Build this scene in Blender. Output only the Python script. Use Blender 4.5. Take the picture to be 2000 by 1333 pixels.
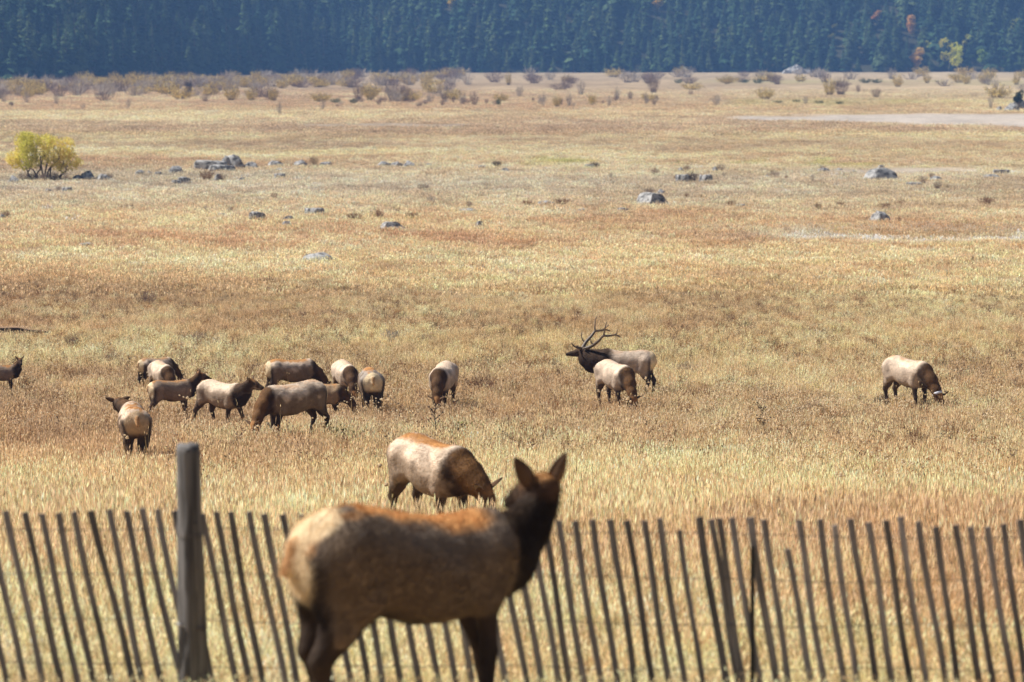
import bpy, bmesh, math, random
import numpy as np
from mathutils import Vector, Matrix

# ------------------------------------------------------------------ camera, sky, sun, exposure
SC = bpy.context.scene
for _o in list(bpy.data.objects):
    bpy.data.objects.remove(_o, do_unlink=True)
COL = SC.collection
F = 5000.0                      # focal length in pixels of a 2000 px wide frame
TH = math.atan(566.5 / F)       # camera pitch below the horizontal
CZ = 10.8                       # eye height above the flat meadow
cam = bpy.data.cameras.new('camera')
cam.sensor_width = 36.0
cam.lens = 36.0 * F / 2000.0
cam.clip_start = 0.5
cam.clip_end = 6000
cam.dof.use_dof = True
cam.dof.focus_distance = 53.0
cam.dof.aperture_fstop = 2.1
camo = bpy.data.objects.new('camera', cam)
camo.location = (0, 0, CZ)
camo.rotation_euler = (math.pi / 2 - TH, 0, 0)
COL.objects.link(camo)
SC.camera = camo

SUN_EL, SUN_AZ = math.radians(49), math.radians(-74)   # azimuth measured from +Y (away from camera) towards +X
w = bpy.data.worlds.new('World')
SC.world = w
w.use_nodes = True
nt = w.node_tree
sky = nt.nodes.new('ShaderNodeTexSky')
sky.sky_type = 'NISHITA'
sky.sun_disc = False
sky.sun_elevation = SUN_EL
sky.sun_rotation = SUN_AZ
sky.altitude = 2400
nt.links.new(sky.outputs[0], nt.nodes['Background'].inputs[0])
nt.nodes['Background'].inputs[1].default_value = 0.05
sun = bpy.data.lights.new('sun', 'SUN')
sun.energy = 5.0
sun.angle = math.radians(0.5)
sun.color = (1.0, 0.96, 0.90)
suno = bpy.data.objects.new('sun', sun)
SDIR = Vector((math.sin(SUN_AZ) * math.cos(SUN_EL), math.cos(SUN_AZ) * math.cos(SUN_EL), math.sin(SUN_EL)))
suno.rotation_euler = (-SDIR).to_track_quat('-Z', 'Y').to_euler()
suno.location = SDIR * 50
COL.objects.link(suno)
SC.view_settings.view_transform = 'Standard'
SC.view_settings.look = 'None'
SC.view_settings.exposure = 0.55
SC.view_settings.gamma = 1.0
SC.view_settings.use_curve_mapping = False
SC.render.engine = 'CYCLES'
SC.cycles.use_denoising = True
SC.cycles.denoising_prefilter = 'ACCURATE'
SC.cycles.max_bounces = 6
SC.cycles.diffuse_bounces = 3
SC.cycles.transparent_max_bounces = 6
SC.cycles.volume_bounces = 0

# ------------------------------------------------------------------ small helpers
rng = np.random.default_rng(7)
random.seed(7)

def L(r, g, b):
    f = lambda c: ((c / 255.0 + 0.055) / 1.055) ** 2.4 if c > 10 else c / 255.0 / 12.92
    return (f(r), f(g), f(b))

def LA(a):
    a = np.asarray(a, float) / 255.0
    return np.where(a > 0.04045, ((a + 0.055) / 1.055) ** 2.4, a / 12.92)

def tag(o, label=None, cat=None, group=None, kind=None):
    if label: o['label'] = label
    if cat: o['category'] = cat
    if group: o['group'] = group
    if kind: o['kind'] = kind
    return o

def link(name, me, parent=None, loc=None):
    o = bpy.data.objects.new(name, me)
    COL.objects.link(o)
    if parent is not None: o.parent = parent
    if loc is not None: o.location = loc
    return o

def empty(name, loc=(0, 0, 0), rz=0.0, s=1.0):
    o = bpy.data.objects.new(name, None)
    COL.objects.link(o)
    o.location = loc
    o.rotation_euler = (0, 0, rz)
    o.scale = (s, s, s)
    o.empty_display_size = 0.2
    return o

def mesh(name, v, f, mats=(), smooth=False, col=None, colname='col', mi=None):
    me = bpy.data.meshes.new(name)
    v = np.asarray(v, float)
    if isinstance(f, np.ndarray):
        n, k = f.shape
        me.vertices.add(len(v)); me.vertices.foreach_set('co', v.ravel())
        me.loops.add(n * k); me.loops.foreach_set('vertex_index', f.ravel().astype(np.int32))
        me.polygons.add(n); me.polygons.foreach_set('loop_start', np.arange(0, n * k, k, dtype=np.int32))
        me.update(calc_edges=True)
    else:
        me.from_pydata(v.tolist(), [], f)
    for m in mats: me.materials.append(m)
    if smooth: me.polygons.foreach_set('use_smooth', np.ones(len(me.polygons), bool))
    if mi is not None: me.polygons.foreach_set('material_index', np.asarray(mi, np.int32))
    if col is not None:
        c = np.ones((len(v), 4)); c[:, :3] = col
        a = me.color_attributes.new(colname, 'FLOAT_COLOR', 'POINT')
        a.data.foreach_set('color', c.ravel().astype(np.float32))
    me.update()
    return me

# 2D / 3D value noise
def _h(ix, iy, iz, s):
    n = (ix.astype(np.int64) * 374761393 + iy.astype(np.int64) * 668265263 + iz.astype(np.int64) * 1274126177 + s * 974711) & 0xffffffff
    n = ((n ^ (n >> 13)) * 1103515245) & 0xffffffff
    n = ((n ^ (n >> 16)) * 2246822519) & 0xffffffff
    n = n ^ (n >> 15)
    return (n & 0xffff) / 65535.0

def vnoise(x, y, z=None, s=0):
    x = np.asarray(x, float); y = np.asarray(y, float)
    z = np.zeros_like(x) if z is None else np.asarray(z, float)
    ix, iy, iz = np.floor(x), np.floor(y), np.floor(z)
    fx, fy, fz = x - ix, y - iy, z - iz
    fx, fy, fz = [t * t * (3 - 2 * t) for t in (fx, fy, fz)]
    r = 0
    for a in (0, 1):
        for b in (0, 1):
            for c in ((0, 1) if np.any(z) else (0,)):
                wgt = (fx if a else 1 - fx) * (fy if b else 1 - fy) * ((fz if c else 1 - fz) if np.any(z) else 1)
                r = r + wgt * _h(ix + a, iy + b, iz + c, s)
    return r

def fbm(x, y, z=None, s=0, o=4):
    r, a, t = 0, 1.0, 0
    for i in range(o):
        k = 2 ** i
        r = r + a * vnoise(np.asarray(x) * k, np.asarray(y) * k, None if z is None else np.asarray(z) * k, s + i * 17)
        t += a; a *= 0.5
    return r / t

# ------------------------------------------------------------------ terrain
_HD = [(0, 3.2), (8, 3.6), (15.4, 4.1), (16.3, 4.24), (17.2, 4.42), (25, 5.5), (38, 7.0), (50, 8.3), (56, 8.8), (62, 9.35), (68, 9.95), (76, 10.35),
       (85, 10.6), (95, 10.72), (110, 10.8), (150, 10.8), (5000, 10.8)]
def ground_z(x, d):
    x = np.asarray(x, float); d = np.asarray(d, float)
    hd = np.array(_HD)
    o = 1.5 if True else 0
    H = sum(np.interp(d + k * 2.0, hd[:, 0], hd[:, 1]) for k in (-2, -1, 0, 1, 2)) / 5.0
    far = np.clip((d - 90) / 100, 0, 1)
    b = (fbm(x / 22, d / 22, s=3) - 0.5) * (0.12 + 0.25 * far)
    return CZ - H + b * np.clip((d - 12) / 30, 0.1, 1)

def gz(x, d):
    return float(ground_z(np.array([x]), np.array([d]))[0])

def pix(X, Y, Z):
    """image position (2000 px wide frame) of a world point"""
    dz = Z - CZ
    wv = Y * math.cos(TH) - dz * math.sin(TH)
    vv = Y * math.sin(TH) + dz * math.cos(TH)
    return 1000 + F * X / wv, 666.5 - F * vv / wv

def at(px, py, d):
    """world point seen at (px, py) at the distance Y = d"""
    x = (px - 1000) / F; v = -(py - 666.5) / F
    X, Y, Z = x, math.cos(TH) + math.sin(TH) * v, -math.sin(TH) + math.cos(TH) * v
    return Vector((X * d / Y, d, CZ + Z * d / Y))

def onground(px, d):
    z = gz(0, d)
    for _ in range(3):
        wv = d * math.cos(TH) - (z - CZ) * math.sin(TH)
        X = (px - 1000) / F * wv
        z = gz(X, d)
    return Vector((X, d, z))

_DT = np.concatenate([np.arange(10, 120, 0.5), np.arange(120, 1600, 4)])
_YT = np.array([pix(0, d, CZ - float(np.interp(d, [h[0] for h in _HD], [h[1] for h in _HD])))[1] for d in _DT])
def dist(py):
    """distance of the ground seen at image row py"""
    return float(np.interp(-py, -_YT, _DT))
def row(d):
    return np.interp(d, _DT, _YT)

# ------------------------------------------------------------------ node helpers
def mat(name):
    m = bpy.data.materials.new(name)
    m.use_nodes = True
    n = m.node_tree
    n.nodes.clear()
    return m, n, n.nodes.new('ShaderNodeOutputMaterial')

def N(n, typ, **kw):
    o = n.nodes.new(typ)
    for k, v in kw.items():
        if k.startswith('i_'):
            key = k[2:]
            o.inputs[int(key) if key.isdigit() else key].default_value = v
        else:
            setattr(o, k, v)
    return o

def blade_material(name, transl=0.45, spread=0.35):
    """thin dry plant matter: instance tint times the per-blade value"""
    m, n, out = mat(name)
    at_ = N(n, 'ShaderNodeAttribute', attribute_type='INSTANCER', attribute_name='tint')
    ac = N(n, 'ShaderNodeAttribute', attribute_type='GEOMETRY', attribute_name='col')
    mul = N(n, 'ShaderNodeMix', data_type='RGBA', blend_type='MULTIPLY')
    mul.inputs[0].default_value = 1
    n.links.new(at_.outputs['Color'], mul.inputs[6]); n.links.new(ac.outputs['Color'], mul.inputs[7])
    d = N(n, 'ShaderNodeBsdfDiffuse'); t = N(n, 'ShaderNodeBsdfTranslucent')
    mx = N(n, 'ShaderNodeMixShader'); mx.inputs[0].default_value = transl
    n.links.new(mul.outputs[2], d.inputs[0]); n.links.new(mul.outputs[2], t.inputs[0])
    n.links.new(d.outputs[0], mx.inputs[1]); n.links.new(t.outputs[0], mx.inputs[2])
    n.links.new(mx.outputs[0], out.inputs[0])
    return m

def col_material(name, rough=0.85, bump=0.0, bscale=60, transl=0.0, vary=0.0, spec=0.2, stretch=None):
    """material that takes its colour from the mesh's own 'col' attribute"""
    m, n, out = mat(name)
    ac = N(n, 'ShaderNodeAttribute', attribute_type='GEOMETRY', attribute_name='col')
    p = N(n, 'ShaderNodeBsdfPrincipled')
    p.inputs['Roughness'].default_value = rough
    p.inputs['Specular IOR Level'].default_value = spec
    src = ac.outputs['Color']
    tc = N(n, 'ShaderNodeTexCoord')
    vec = tc.outputs['Object']
    if stretch:
        mp = N(n, 'ShaderNodeMapping'); mp.inputs['Scale'].default_value = stretch
        n.links.new(vec, mp.inputs[0]); vec = mp.outputs[0]
    if vary or bump:
        nz = N(n, 'ShaderNodeTexNoise'); nz.inputs['Scale'].default_value = bscale; nz.inputs['Detail'].default_value = 4
        n.links.new(vec, nz.inputs['Vector'])
    if vary:
        mr = N(n, 'ShaderNodeMapRange'); mr.inputs['From Min'].default_value = 0.25; mr.inputs['From Max'].default_value = 0.75
        mr.inputs['To Min'].default_value = 1 - vary; mr.inputs['To Max'].default_value = 1 + vary
        n.links.new(nz.outputs['Fac'], mr.inputs['Value'])
        mul = N(n, 'ShaderNodeMix', data_type='RGBA', blend_type='MULTIPLY'); mul.inputs[0].default_value = 1
        n.links.new(src, mul.inputs[6]); n.links.new(mr.outputs[0], mul.inputs[7])
        src = mul.outputs[2]
    n.links.new(src, p.inputs['Base Color'])
    if bump:
        b = N(n, 'ShaderNodeBump'); b.inputs['Strength'].default_value = bump; b.inputs['Distance'].default_value = 0.02
        n.links.new(nz.outputs['Fac'], b.inputs['Height']); n.links.new(b.outputs[0], p.inputs['Normal'])
    sh = p.outputs[0]
    if transl:
        t = N(n, 'ShaderNodeBsdfTranslucent'); n.links.new(src, t.inputs[0])
        mx = N(n, 'ShaderNodeMixShader'); mx.inputs[0].default_value = transl
        n.links.new(sh, mx.inputs[1]); n.links.new(t.outputs[0], mx.inputs[2]); sh = mx.outputs[0]
    n.links.new(sh, out.inputs[0])
    return m

def scatter(name, pts, rot, scl, tint, idx, kinds):
    """one 'stuff' object: geometry nodes place copies of the meshes KINDS on the points"""
    c = bpy.data.collections.new(name + '_kinds')
    for i, me in enumerate(kinds):
        o = bpy.data.objects.new('%s_kind_%02d' % (name, i), me)
        c.objects.link(o)
    me = bpy.data.meshes.new(name)
    me.vertices.add(len(pts)); me.vertices.foreach_set('co', np.asarray(pts, np.float32).ravel())
    a = me.attributes.new('rot', 'FLOAT_VECTOR', 'POINT'); a.data.foreach_set('vector', np.asarray(rot, np.float32).ravel())
    a = me.attributes.new('scl', 'FLOAT_VECTOR', 'POINT'); a.data.foreach_set('vector', np.asarray(scl, np.float32).ravel())
    t4 = np.ones((len(pts), 4), np.float32); t4[:, :3] = tint
    a = me.attributes.new('tint', 'FLOAT_COLOR', 'POINT'); a.data.foreach_set('color', t4.ravel())
    a = me.attributes.new('idx', 'INT', 'POINT'); a.data.foreach_set('value', np.asarray(idx, np.int32))
    me.update()
    o = link(name, me)
    g = bpy.data.node_groups.new(name, 'GeometryNodeTree')
    g.interface.new_socket('Geometry', in_out='INPUT', socket_type='NodeSocketGeometry')
    g.interface.new_socket('Geometry', in_out='OUTPUT', socket_type='NodeSocketGeometry')
    gi, go = g.nodes.new('NodeGroupInput'), g.nodes.new('NodeGroupOutput')
    ci = g.nodes.new('GeometryNodeCollectionInfo')
    ci.inputs['Collection'].default_value = c
    ci.inputs['Separate Children'].default_value = True
    ci.inputs['Reset Children'].default_value = True
    ip = g.nodes.new('GeometryNodeInstanceOnPoints')
    ip.inputs['Pick Instance'].default_value = True
    def na(nm, ty):
        q = g.nodes.new('GeometryNodeInputNamedAttribute'); q.data_type = ty; q.inputs['Name'].default_value = nm
        return q.outputs['Attribute']
    g.links.new(gi.outputs[0], ip.inputs['Points'])
    g.links.new(ci.outputs[0], ip.inputs['Instance'])
    g.links.new(na('idx', 'INT'), ip.inputs['Instance Index'])
    er = g.nodes.new('FunctionNodeEulerToRotation')
    g.links.new(na('rot', 'FLOAT_VECTOR'), er.inputs[0])
    g.links.new(er.outputs[0], ip.inputs['Rotation'])
    g.links.new(na('scl', 'FLOAT_VECTOR'), ip.inputs['Scale'])
    g.links.new(ip.outputs[0], go.inputs[0])
    md = o.modifiers.new('scatter', 'NODES')
    md.node_group = g
    return o

# ------------------------------------------------------------------ meadow colours
# colour of the dry sward by image row it was read from (row, left, centre, right); turned into distance, so it is a map of the ground
_BAND = [
 (128, (196,162,130), (200,168,134), (204,174,140)),
 (165, (190,150,118), (196,156,120), (202,166,128)),
 (190, (200,154,116), (198,156,116), (206,174,128)),
 (212, (204,160,116), (196,152,112), (206,166,116)),
 (226, (220,186,136), (208,172,128), (202,164,122)),
 (240, (202,168,130), (190,154,122), (196,158,122)),
 (254, (190,154,122), (188,150,116), (186,146,112)),
 (268, (212,176,122), (196,158,116), (222,186,126)),
 (282, (192,154,118), (196,160,120), (200,162,118)),
 (298, (234,200,138), (224,188,130), (216,178,124)),
 (314, (202,156,110), (206,162,114), (206,164,116)),
 (326, (196,162,122), (206,172,126), (220,186,128)),
 (345, (188,168,136), (192,170,136), (198,170,130)),
 (372, (188,168,138), (194,172,136), (188,162,118)),
 (400, (192,166,126), (198,168,122), (204,174,124)),
 (425, (204,166,108), (198,156,102), (194,150,98)),
 (447, (206,166,108), (206,164,104), (192,154,98)),
 (462, (190,142,92), (190,140,90), (208,182,134)),
 (482, (208,168,110), (212,172,112), (216,172,106)),
 (505, (222,186,124), (226,188,124), (224,182,116)),
 (530, (204,160,106), (214,170,110), (222,180,116)),
 (560, (184,140,96), (200,156,102), (212,168,108)),
 (590, (176,132,92), (198,156,106), (206,164,110)),
 (620, (184,142,98), (194,152,104), (200,158,108)),
 (645, (178,132,90), (190,146,96), (196,150,98)),
 (680, (204,164,110), (206,166,108), (206,162,106)),
 (720, (206,168,116), (202,162,108), (200,156,104)),
 (760, (182,140,98), (190,148,102), (194,152,106)),
 (820, (166,122,84), (178,136,94), (190,148,102)),
 (870, (172,124,82), (188,144,96), (196,152,102)),
 (920, (194,148,96), (206,162,106), (206,162,106)),
 (970, (212,170,112), (212,170,112), (212,168,108)),
 (1030, (208,168,114), (210,170,114), (212,170,112)),
 (1110, (204,164,110), (204,164,110), (194,150,102)),
 (1200, (208,164,110), (208,166,112), (198,154,100)),
 (1280, (214,172,116), (216,174,120), (212,168,112)),
 (1500, (214,172,116), (214,174,118), (212,170,112)),
]
_BR = np.array([b[0] for b in _BAND], float)
_BC = LA(np.array([[b[1], b[2], b[3]] for b in _BAND]))      # rows, 3 columns, rgb

def sward(x, d, jit=1.0):
    """linear colour of the grass at ground position (x, d)"""
    x = np.asarray(x, float); d = np.asarray(d, float)
    y = row(d)
    px = 1000 + F * x / np.maximum(d, 1)
    wl = np.maximum(0.045 * d, 1.0)
    y = y + (fbm(px / 260, np.log(d) * 14, s=31, o=3) - 0.5) * np.clip((y - 90) * 0.13, 4, 90) * jit
    u = np.clip(px / 1000.0, 0, 2)
    c = np.zeros(x.shape + (3,))
    ci = [np.stack([np.interp(y, _BR, _BC[:, k, q]) for q in range(3)], -1) for k in range(3)]
    a = np.clip(u, 0, 1)[..., None]; b = np.clip(u - 1, 0, 1)[..., None]
    c = np.where(u[..., None] < 1, ci[0] * (1 - a) + ci[1] * a, ci[1] * (1 - b) + ci[2] * b)
    # patches of rusty and of bleached growth at several sizes
    n1 = fbm(x / 5.5 + 3, d / 7.5, s=5, o=4); n2 = fbm(x / 1.6, d / 2.2, s=9, o=3); n3 = fbm(x / 24, d / 60, s=11, o=4)
    v = (n1 - 0.5) * 1.0 + (n2 - 0.5) * 0.55 * np.clip(1.4 - d / 160, 0, 1) + (n3 - 0.5) * 0.8 * np.clip((d - 60) / 120, 0, 1)
    rust = np.clip(-v * 2.0, 0, 0.55)[..., None]; pale = np.clip(v * 1.8, 0, 0.6)[..., None]
    c = c * (1 - rust) + c * np.array([0.66, 0.63, 0.60]) * rust
    c = c * (1 - pale) + (c * 0.45 + np.array(L(238, 198, 142)) * 0.62) * pale
    lum = (c @ np.array([.30, .59, .11]))[..., None]
    c = (c * .60 + lum * .40 * np.array([1.03, 1.0, .86])) * np.array([.955, .98, .93])
    mean = LA(np.array([206, 168, 114])); mk = np.interp(y, [330, 470], [.06, .26])[..., None]; c = c * (1 - mk) + mean * mk
    c = c * np.stack([np.interp(y, [260, 360, 500, 570, 860, 950], q) for q in ([1.02, 1.02, 1.03, .96, .96, 1.0], [1.0, .985, .98, 1.0, 1.0, .985], [.96, 1.04, 1.05, 1.02, 1.02, 1.0])], -1)
    # green wet streaks
    g = np.exp(-((y - 311) / 3.0) ** 2) * np.clip((px - 1020) / 60, 0, 1) * np.clip((1190 - px) / 60, 0, 1)
    g = g + .6 * np.exp(-((y - 318) / 3.0) ** 2) * np.clip((px - 860) / 60, 0, 1) * np.clip((1750 - px) / 60, 0, 1) * (vnoise(px / 40, y / 3, s=77) > .5)
    g = g + .5 * np.exp(-((y - 201) / 5.0) ** 2) * np.clip((px - 1400) / 60, 0, 1) * (vnoise(px / 35, y / 3, s=78))
    g = g + .5 * np.exp(-((y - 160) / 4.0) ** 2) * np.clip((px - 1300) / 60, 0, 1) * (vnoise(px / 35, y / 3, s=79))
    wst = .75 * np.clip(1 - np.abs(y - 453 - np.clip(px - 1350, 0, 700) * .017) / 5, 0, 1) * np.clip((px - 1400) / 300, 0, 1) * (.4 + .8 * vnoise(px / 30, y / 3, s=80))
    c = c * (1 - wst[..., None]) + np.array(L(240, 230, 208)) * wst[..., None]
    g = np.clip(g, 0, .85)[..., None]
    c = c * (1 - g) + np.array(L(168, 166, 104)) * g
    return c

def mudflat(x, d):
    y = row(d); px = 1000 + F * x / np.maximum(d, 1)
    y = y + (fbm(px / 120, y / 6, s=61, o=3) - 0.5) * 9
    m = np.clip((y - (226 - np.clip((px - 1430) / 90, 0, 4))) / 3, 0, 1) * np.clip(((234 + np.clip((px - 1420) / 36, 0, 18)) - y) / 3, 0, 1)
    m = m * np.clip((px - 1400) / 60, 0, 1)
    hole = np.clip((fbm(px / 200, y / 5, s=71, o=3) - 0.58) * 9, 0, 1) * np.clip((y - 236) / 3, 0, 1)
    m2 = np.clip(1 - np.abs(y - 333) / 5, 0, 1) * np.clip((px - 1600) / 60, 0, 1) * np.clip((1950 - px) / 80, 0, 1) * 0.8
    m3 = np.clip(1 - np.abs(y - 244) / 3, 0, 1) * np.clip((px - 560) / 60, 0, 1) * np.clip((1000 - px) / 80, 0, 1) * 0.6
    return np.clip(m * (1 - hole) + m2 + m3, 0, 1)

def sm01(t):
    t = np.clip(t, 0, 1); return t * t * (3 - 2 * t)

# ------------------------------------------------------------------ ground sheet
def build_ground():
    ds = [-4.0, 2, 6]
    d = 9.0
    while d < 1750:
        ds.append(d); d *= 1.012
    ds = np.array(ds)
    us = np.linspace(-1, 1, 241)
    us = np.sign(us) * (0.35 * np.abs(us) + 0.65 * np.abs(us) ** 2.2)
    D, U = np.meshgrid(ds, us, indexing='ij')
    X = U * (40 + 0.46 * np.maximum(D, 0))
    Z = ground_z(X, D)
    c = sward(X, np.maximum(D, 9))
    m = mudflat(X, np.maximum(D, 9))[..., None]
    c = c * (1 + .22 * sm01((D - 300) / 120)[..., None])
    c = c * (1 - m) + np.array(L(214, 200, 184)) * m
    n, k = D.shape
    i = np.arange(n * k).reshape(n, k)
    f = np.stack([i[:-1, :-1], i[:-1, 1:], i[1:, 1:], i[1:, :-1]], -1).reshape(-1, 4)
    m_, nn, out = mat('meadow_soil')
    ac = N(nn, 'ShaderNodeAttribute', attribute_type='GEOMETRY', attribute_name='col')
    geo = N(nn, 'ShaderNodeNewGeometry')
    def layer(scale, lo, hi, det=5, yscale=1.0):
        mp = N(nn, 'ShaderNodeMapping'); mp.inputs['Scale'].default_value = (1, yscale, 1)
        nn.links.new(geo.outputs['Position'], mp.inputs[0])
        t = N(nn, 'ShaderNodeTexNoise'); t.inputs['Scale'].default_value = scale; t.inputs['Detail'].default_value = det
        nn.links.new(mp.outputs[0], t.inputs['Vector'])
        r = N(nn, 'ShaderNodeMapRange'); r.inputs['From Min'].default_value = 0.3; r.inputs['From Max'].default_value = 0.7
        r.inputs['To Min'].default_value = lo; r.inputs['To Max'].default_value = hi
        nn.links.new(t.outputs['Fac'], r.inputs['Value'])
        return r.outputs[0]
    a = layer(2.2, 0.72, 1.12); b = layer(0.12, 0.86, 1.1, 4, 0.35); c3 = layer(0.5, 0.85, 1.12, 4, 0.5)
    mm = N(nn, 'ShaderNodeMath', operation='MULTIPLY'); nn.links.new(a, mm.inputs[0]); nn.links.new(b, mm.inputs[1])
    m2 = N(nn, 'ShaderNodeMath', operation='MULTIPLY'); nn.links.new(mm.outputs[0], m2.inputs[0]); nn.links.new(c3, m2.inputs[1])
    mul = N(nn, 'ShaderNodeMix', data_type='RGBA', blend_type='MULTIPLY'); mul.inputs[0].default_value = 1
    nn.links.new(ac.outputs['Color'], mul.inputs[6]); nn.links.new(m2.outputs[0], mul.inputs[7])
    df = N(nn, 'ShaderNodeBsdfDiffuse'); df.inputs['Roughness'].default_value = 1.0
    nn.links.new(mul.outputs[2], df.inputs[0])
    nn.links.new(df.outputs[0], out.inputs[0])
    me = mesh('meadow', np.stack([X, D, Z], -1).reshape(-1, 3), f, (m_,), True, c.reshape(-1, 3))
    tag(link('meadow', me), 'dry golden meadow stretching to the foot of the hill', None, None, 'structure')
build_ground()

# ------------------------------------------------------------------ grass tufts
M_BLADE = blade_material('dry_grass_blade', 0.42)
M_WEED = blade_material('dry_weed', 0.25)
M_FLUFF = blade_material('white_seed_fluff', 0.6)

def blades(n, rad, h0, h1, wd, lean, seed, head=0.0, segs=2, curl=0.25):
    """a tuft: n thin curved blades (two quads and a tip), some with a seed head"""
    r = np.random.default_rng(seed)
    V, Fc, C = [], [], []
    for i in range(n):
        a = r.uniform(0, 6.283); q = rad * math.sqrt(r.uniform())
        bx, by = q * math.cos(a), q * math.sin(a)
        h = r.uniform(h0, h1)
        la = r.uniform(0, 6.283); ln = abs(r.normal(0, lean)) * h
        fa = r.uniform(0, 3.1416); wx, wy = math.cos(fa) * wd / 2, math.sin(fa) * wd / 2
        sh = 0.32 + 1.15 * r.uniform() ** 1.2
        hue = r.uniform(-0.08, 0.08)
        c = np.array([sh * (1 + hue * .3), sh, sh * (1 - hue)])
        b0 = len(V)
        pts = []
        for k in range(segs + 1):
            t = k / segs
            px = bx + math.cos(la) * ln * (t ** 1.6); py = by + math.sin(la) * ln * (t ** 1.6)
            pts.append((px, py, h * t * (1 - curl * 0.3 * t * ln / h)))
        for k in range(segs):
            p = pts[k]; sc = 1 - 0.55 * k / segs
            V += [(p[0] - wx * sc, p[1] - wy * sc, p[2] - (0.03 if k == 0 else 0)), (p[0] + wx * sc, p[1] + wy * sc, p[2] - (0.03 if k == 0 else 0))]
            g = 0.8 + 0.2 * k / segs
            C += [c * g, c * g]
        V.append(pts[-1]); C.append(c * 1.05)
        for k in range(segs - 1):
            j = b0 + 2 * k
            Fc += [(j, j + 1, j + 3), (j, j + 3, j + 2)]
        Fc.append((b0 + 2 * segs - 2, b0 + 2 * segs - 1, b0 + 2 * segs))
        if r.uniform() < head:
            p = pts[-1]; b1 = len(V); hw = wd * 1.15; hl = r.uniform(0.05, 0.1)
            dx, dy = math.cos(la) * ln / h * 0.6, math.sin(la) * ln / h * 0.6
            cc = np.array([1.22, 1.27, 1.40]) * r.uniform(0.75, 1.2)
            for (s, t) in ((0, -0.5), (1, 0), (-1, 0.05), (0, 0.6)):
                V.append((p[0] + math.cos(fa) * hw * s * .8 + dx * hl * t, p[1] + math.sin(fa) * hw * s * .8 + dy * hl * t, p[2] + hl * t)); C.append(cc)
            Fc += [(b1, b1 + 1, b1 + 2), (b1 + 1, b1 + 3, b1 + 2)]
    return V, np.array(Fc), np.array(C)

def tuft(name, m, *a, **k):
    V, f, C = blades(*a, **k)
    return mesh(name, V, f, (m,), False, C)

def wedge_points(d0, d1, dens, margin=1.22, extra=2.0):
    """random ground points with density falling from the near to the far end as given by dens(d)"""
    P = []
    edges = np.geomspace(d0, d1, 24)
    for a, b in zip(edges[:-1], edges[1:]):
        mid = (a + b) / 2; half = 0.2 * b * margin + extra
        n = rng.poisson(dens(mid) * 2 * half * (b - a))
        P.append(np.stack([rng.uniform(-half, half, n), rng.uniform(a, b, n)], -1))
    return np.concatenate(P)

def grow(name, P, kinds, tint, smin, smax, wide=1.0, lean=0.12, zoff=0.0, tall=None):
    n = len(P)
    pts = np.stack([P[:, 0], P[:, 1], ground_z(P[:, 0], P[:, 1]) + zoff], -1)
    rot = np.stack([rng.normal(0, lean, n), rng.normal(0, lean, n), rng.uniform(0, 6.283, n)], -1)
    s = rng.uniform(smin, smax, n)
    scl = np.stack([s * wide, s * wide, s * (1 if tall is None else tall)], -1)
    return scatter(name, pts, rot, scl, tint, rng.integers(0, len(kinds), n), kinds)

def sward_tint(P, gain=1.0, jit=0.22):
    c = sward(P[:, 0], P[:, 1]) * gain
    k = rng.normal(1, jit, (len(P), 1))
    h = rng.normal(0, 0.05, (len(P), 1))
    return np.clip(c * k * np.concatenate([1 + 0.3 * h, 1 - 0.0 * h, 1 - h], 1), 0.01, 0.95)

# pits and hard objects where no grass grows are filled in later builders; here the open sward
GAIN = 1.9
near_k = [tuft('near_tuft', M_BLADE, 34, 0.13, 0.16, 0.50, 0.006, 0.28, 100 + i, 0.35, 3) for i in range(4)]
mid_k = [tuft('tuft', M_BLADE, 30, 0.22, 0.12, 0.40, 0.011, 0.30, 200 + i, 0.35, 2) for i in range(5)]
far_k = [tuft('far_tuft', M_BLADE, 34, 0.55, 0.07, 0.20, 0.022, 0.35, 300 + i, 0.25, 2) for i in range(4)]
P = wedge_points(14.2, 30, lambda d: 46, 1.15, 1.0)
tag(grow('near_grass', P, near_k, sward_tint(P, GAIN), 0.75, 1.25, tall=np.interp(P[:, 1], [14, 17.6, 21, 26], [.28, .34, .7, 1.0])), 'tall dry straw grass growing along the fence', 'grass', None, 'stuff')
P = wedge_points(30, 112, lambda d: np.interp(d, [30, 60, 112], [26, 17, 9]))
_cd = dist(653); P = P[~((P[:, 0] < at(112, 650, _cd).x) & (P[:, 1] > _cd - 1.0) & (P[:, 1] < _cd + .35))]   # bare soil under the bank
tag(grow('dry_grass', P, mid_k, sward_tint(P, GAIN), 0.75, 1.25, tall=np.interp(P[:, 1], [30, 36, 44, 80, 112], [1.5, 1.35, 1.0, 1.0, .5])), 'dry golden meadow grass around the herd', 'grass', None, 'stuff')
P = wedge_points(112, 330, lambda d: np.interp(d, [112, 200, 330], [3.2, 1.5, 0.5]))
P = P[mudflat(P[:, 0], P[:, 1]) < 0.3]
tag(grow('distant_grass', P, far_k, sward_tint(P, GAIN), 0.7, 1.2, 1.25), 'dry grass tufts of the flat meadow behind the herd', 'grass', None, 'stuff')

P = wedge_points(330, 720, lambda d: np.interp(d, [330, 500, 720], [0.55, 0.28, 0.12]))
P = P[mudflat(P[:, 0], P[:, 1]) < 0.2]
tag(grow('far_meadow_grass', P, far_k, sward_tint(P, GAIN), 0.7, 1.2, 2.6), 'dry grass of the far flats below the willows', 'grass', None, 'stuff')

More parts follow.
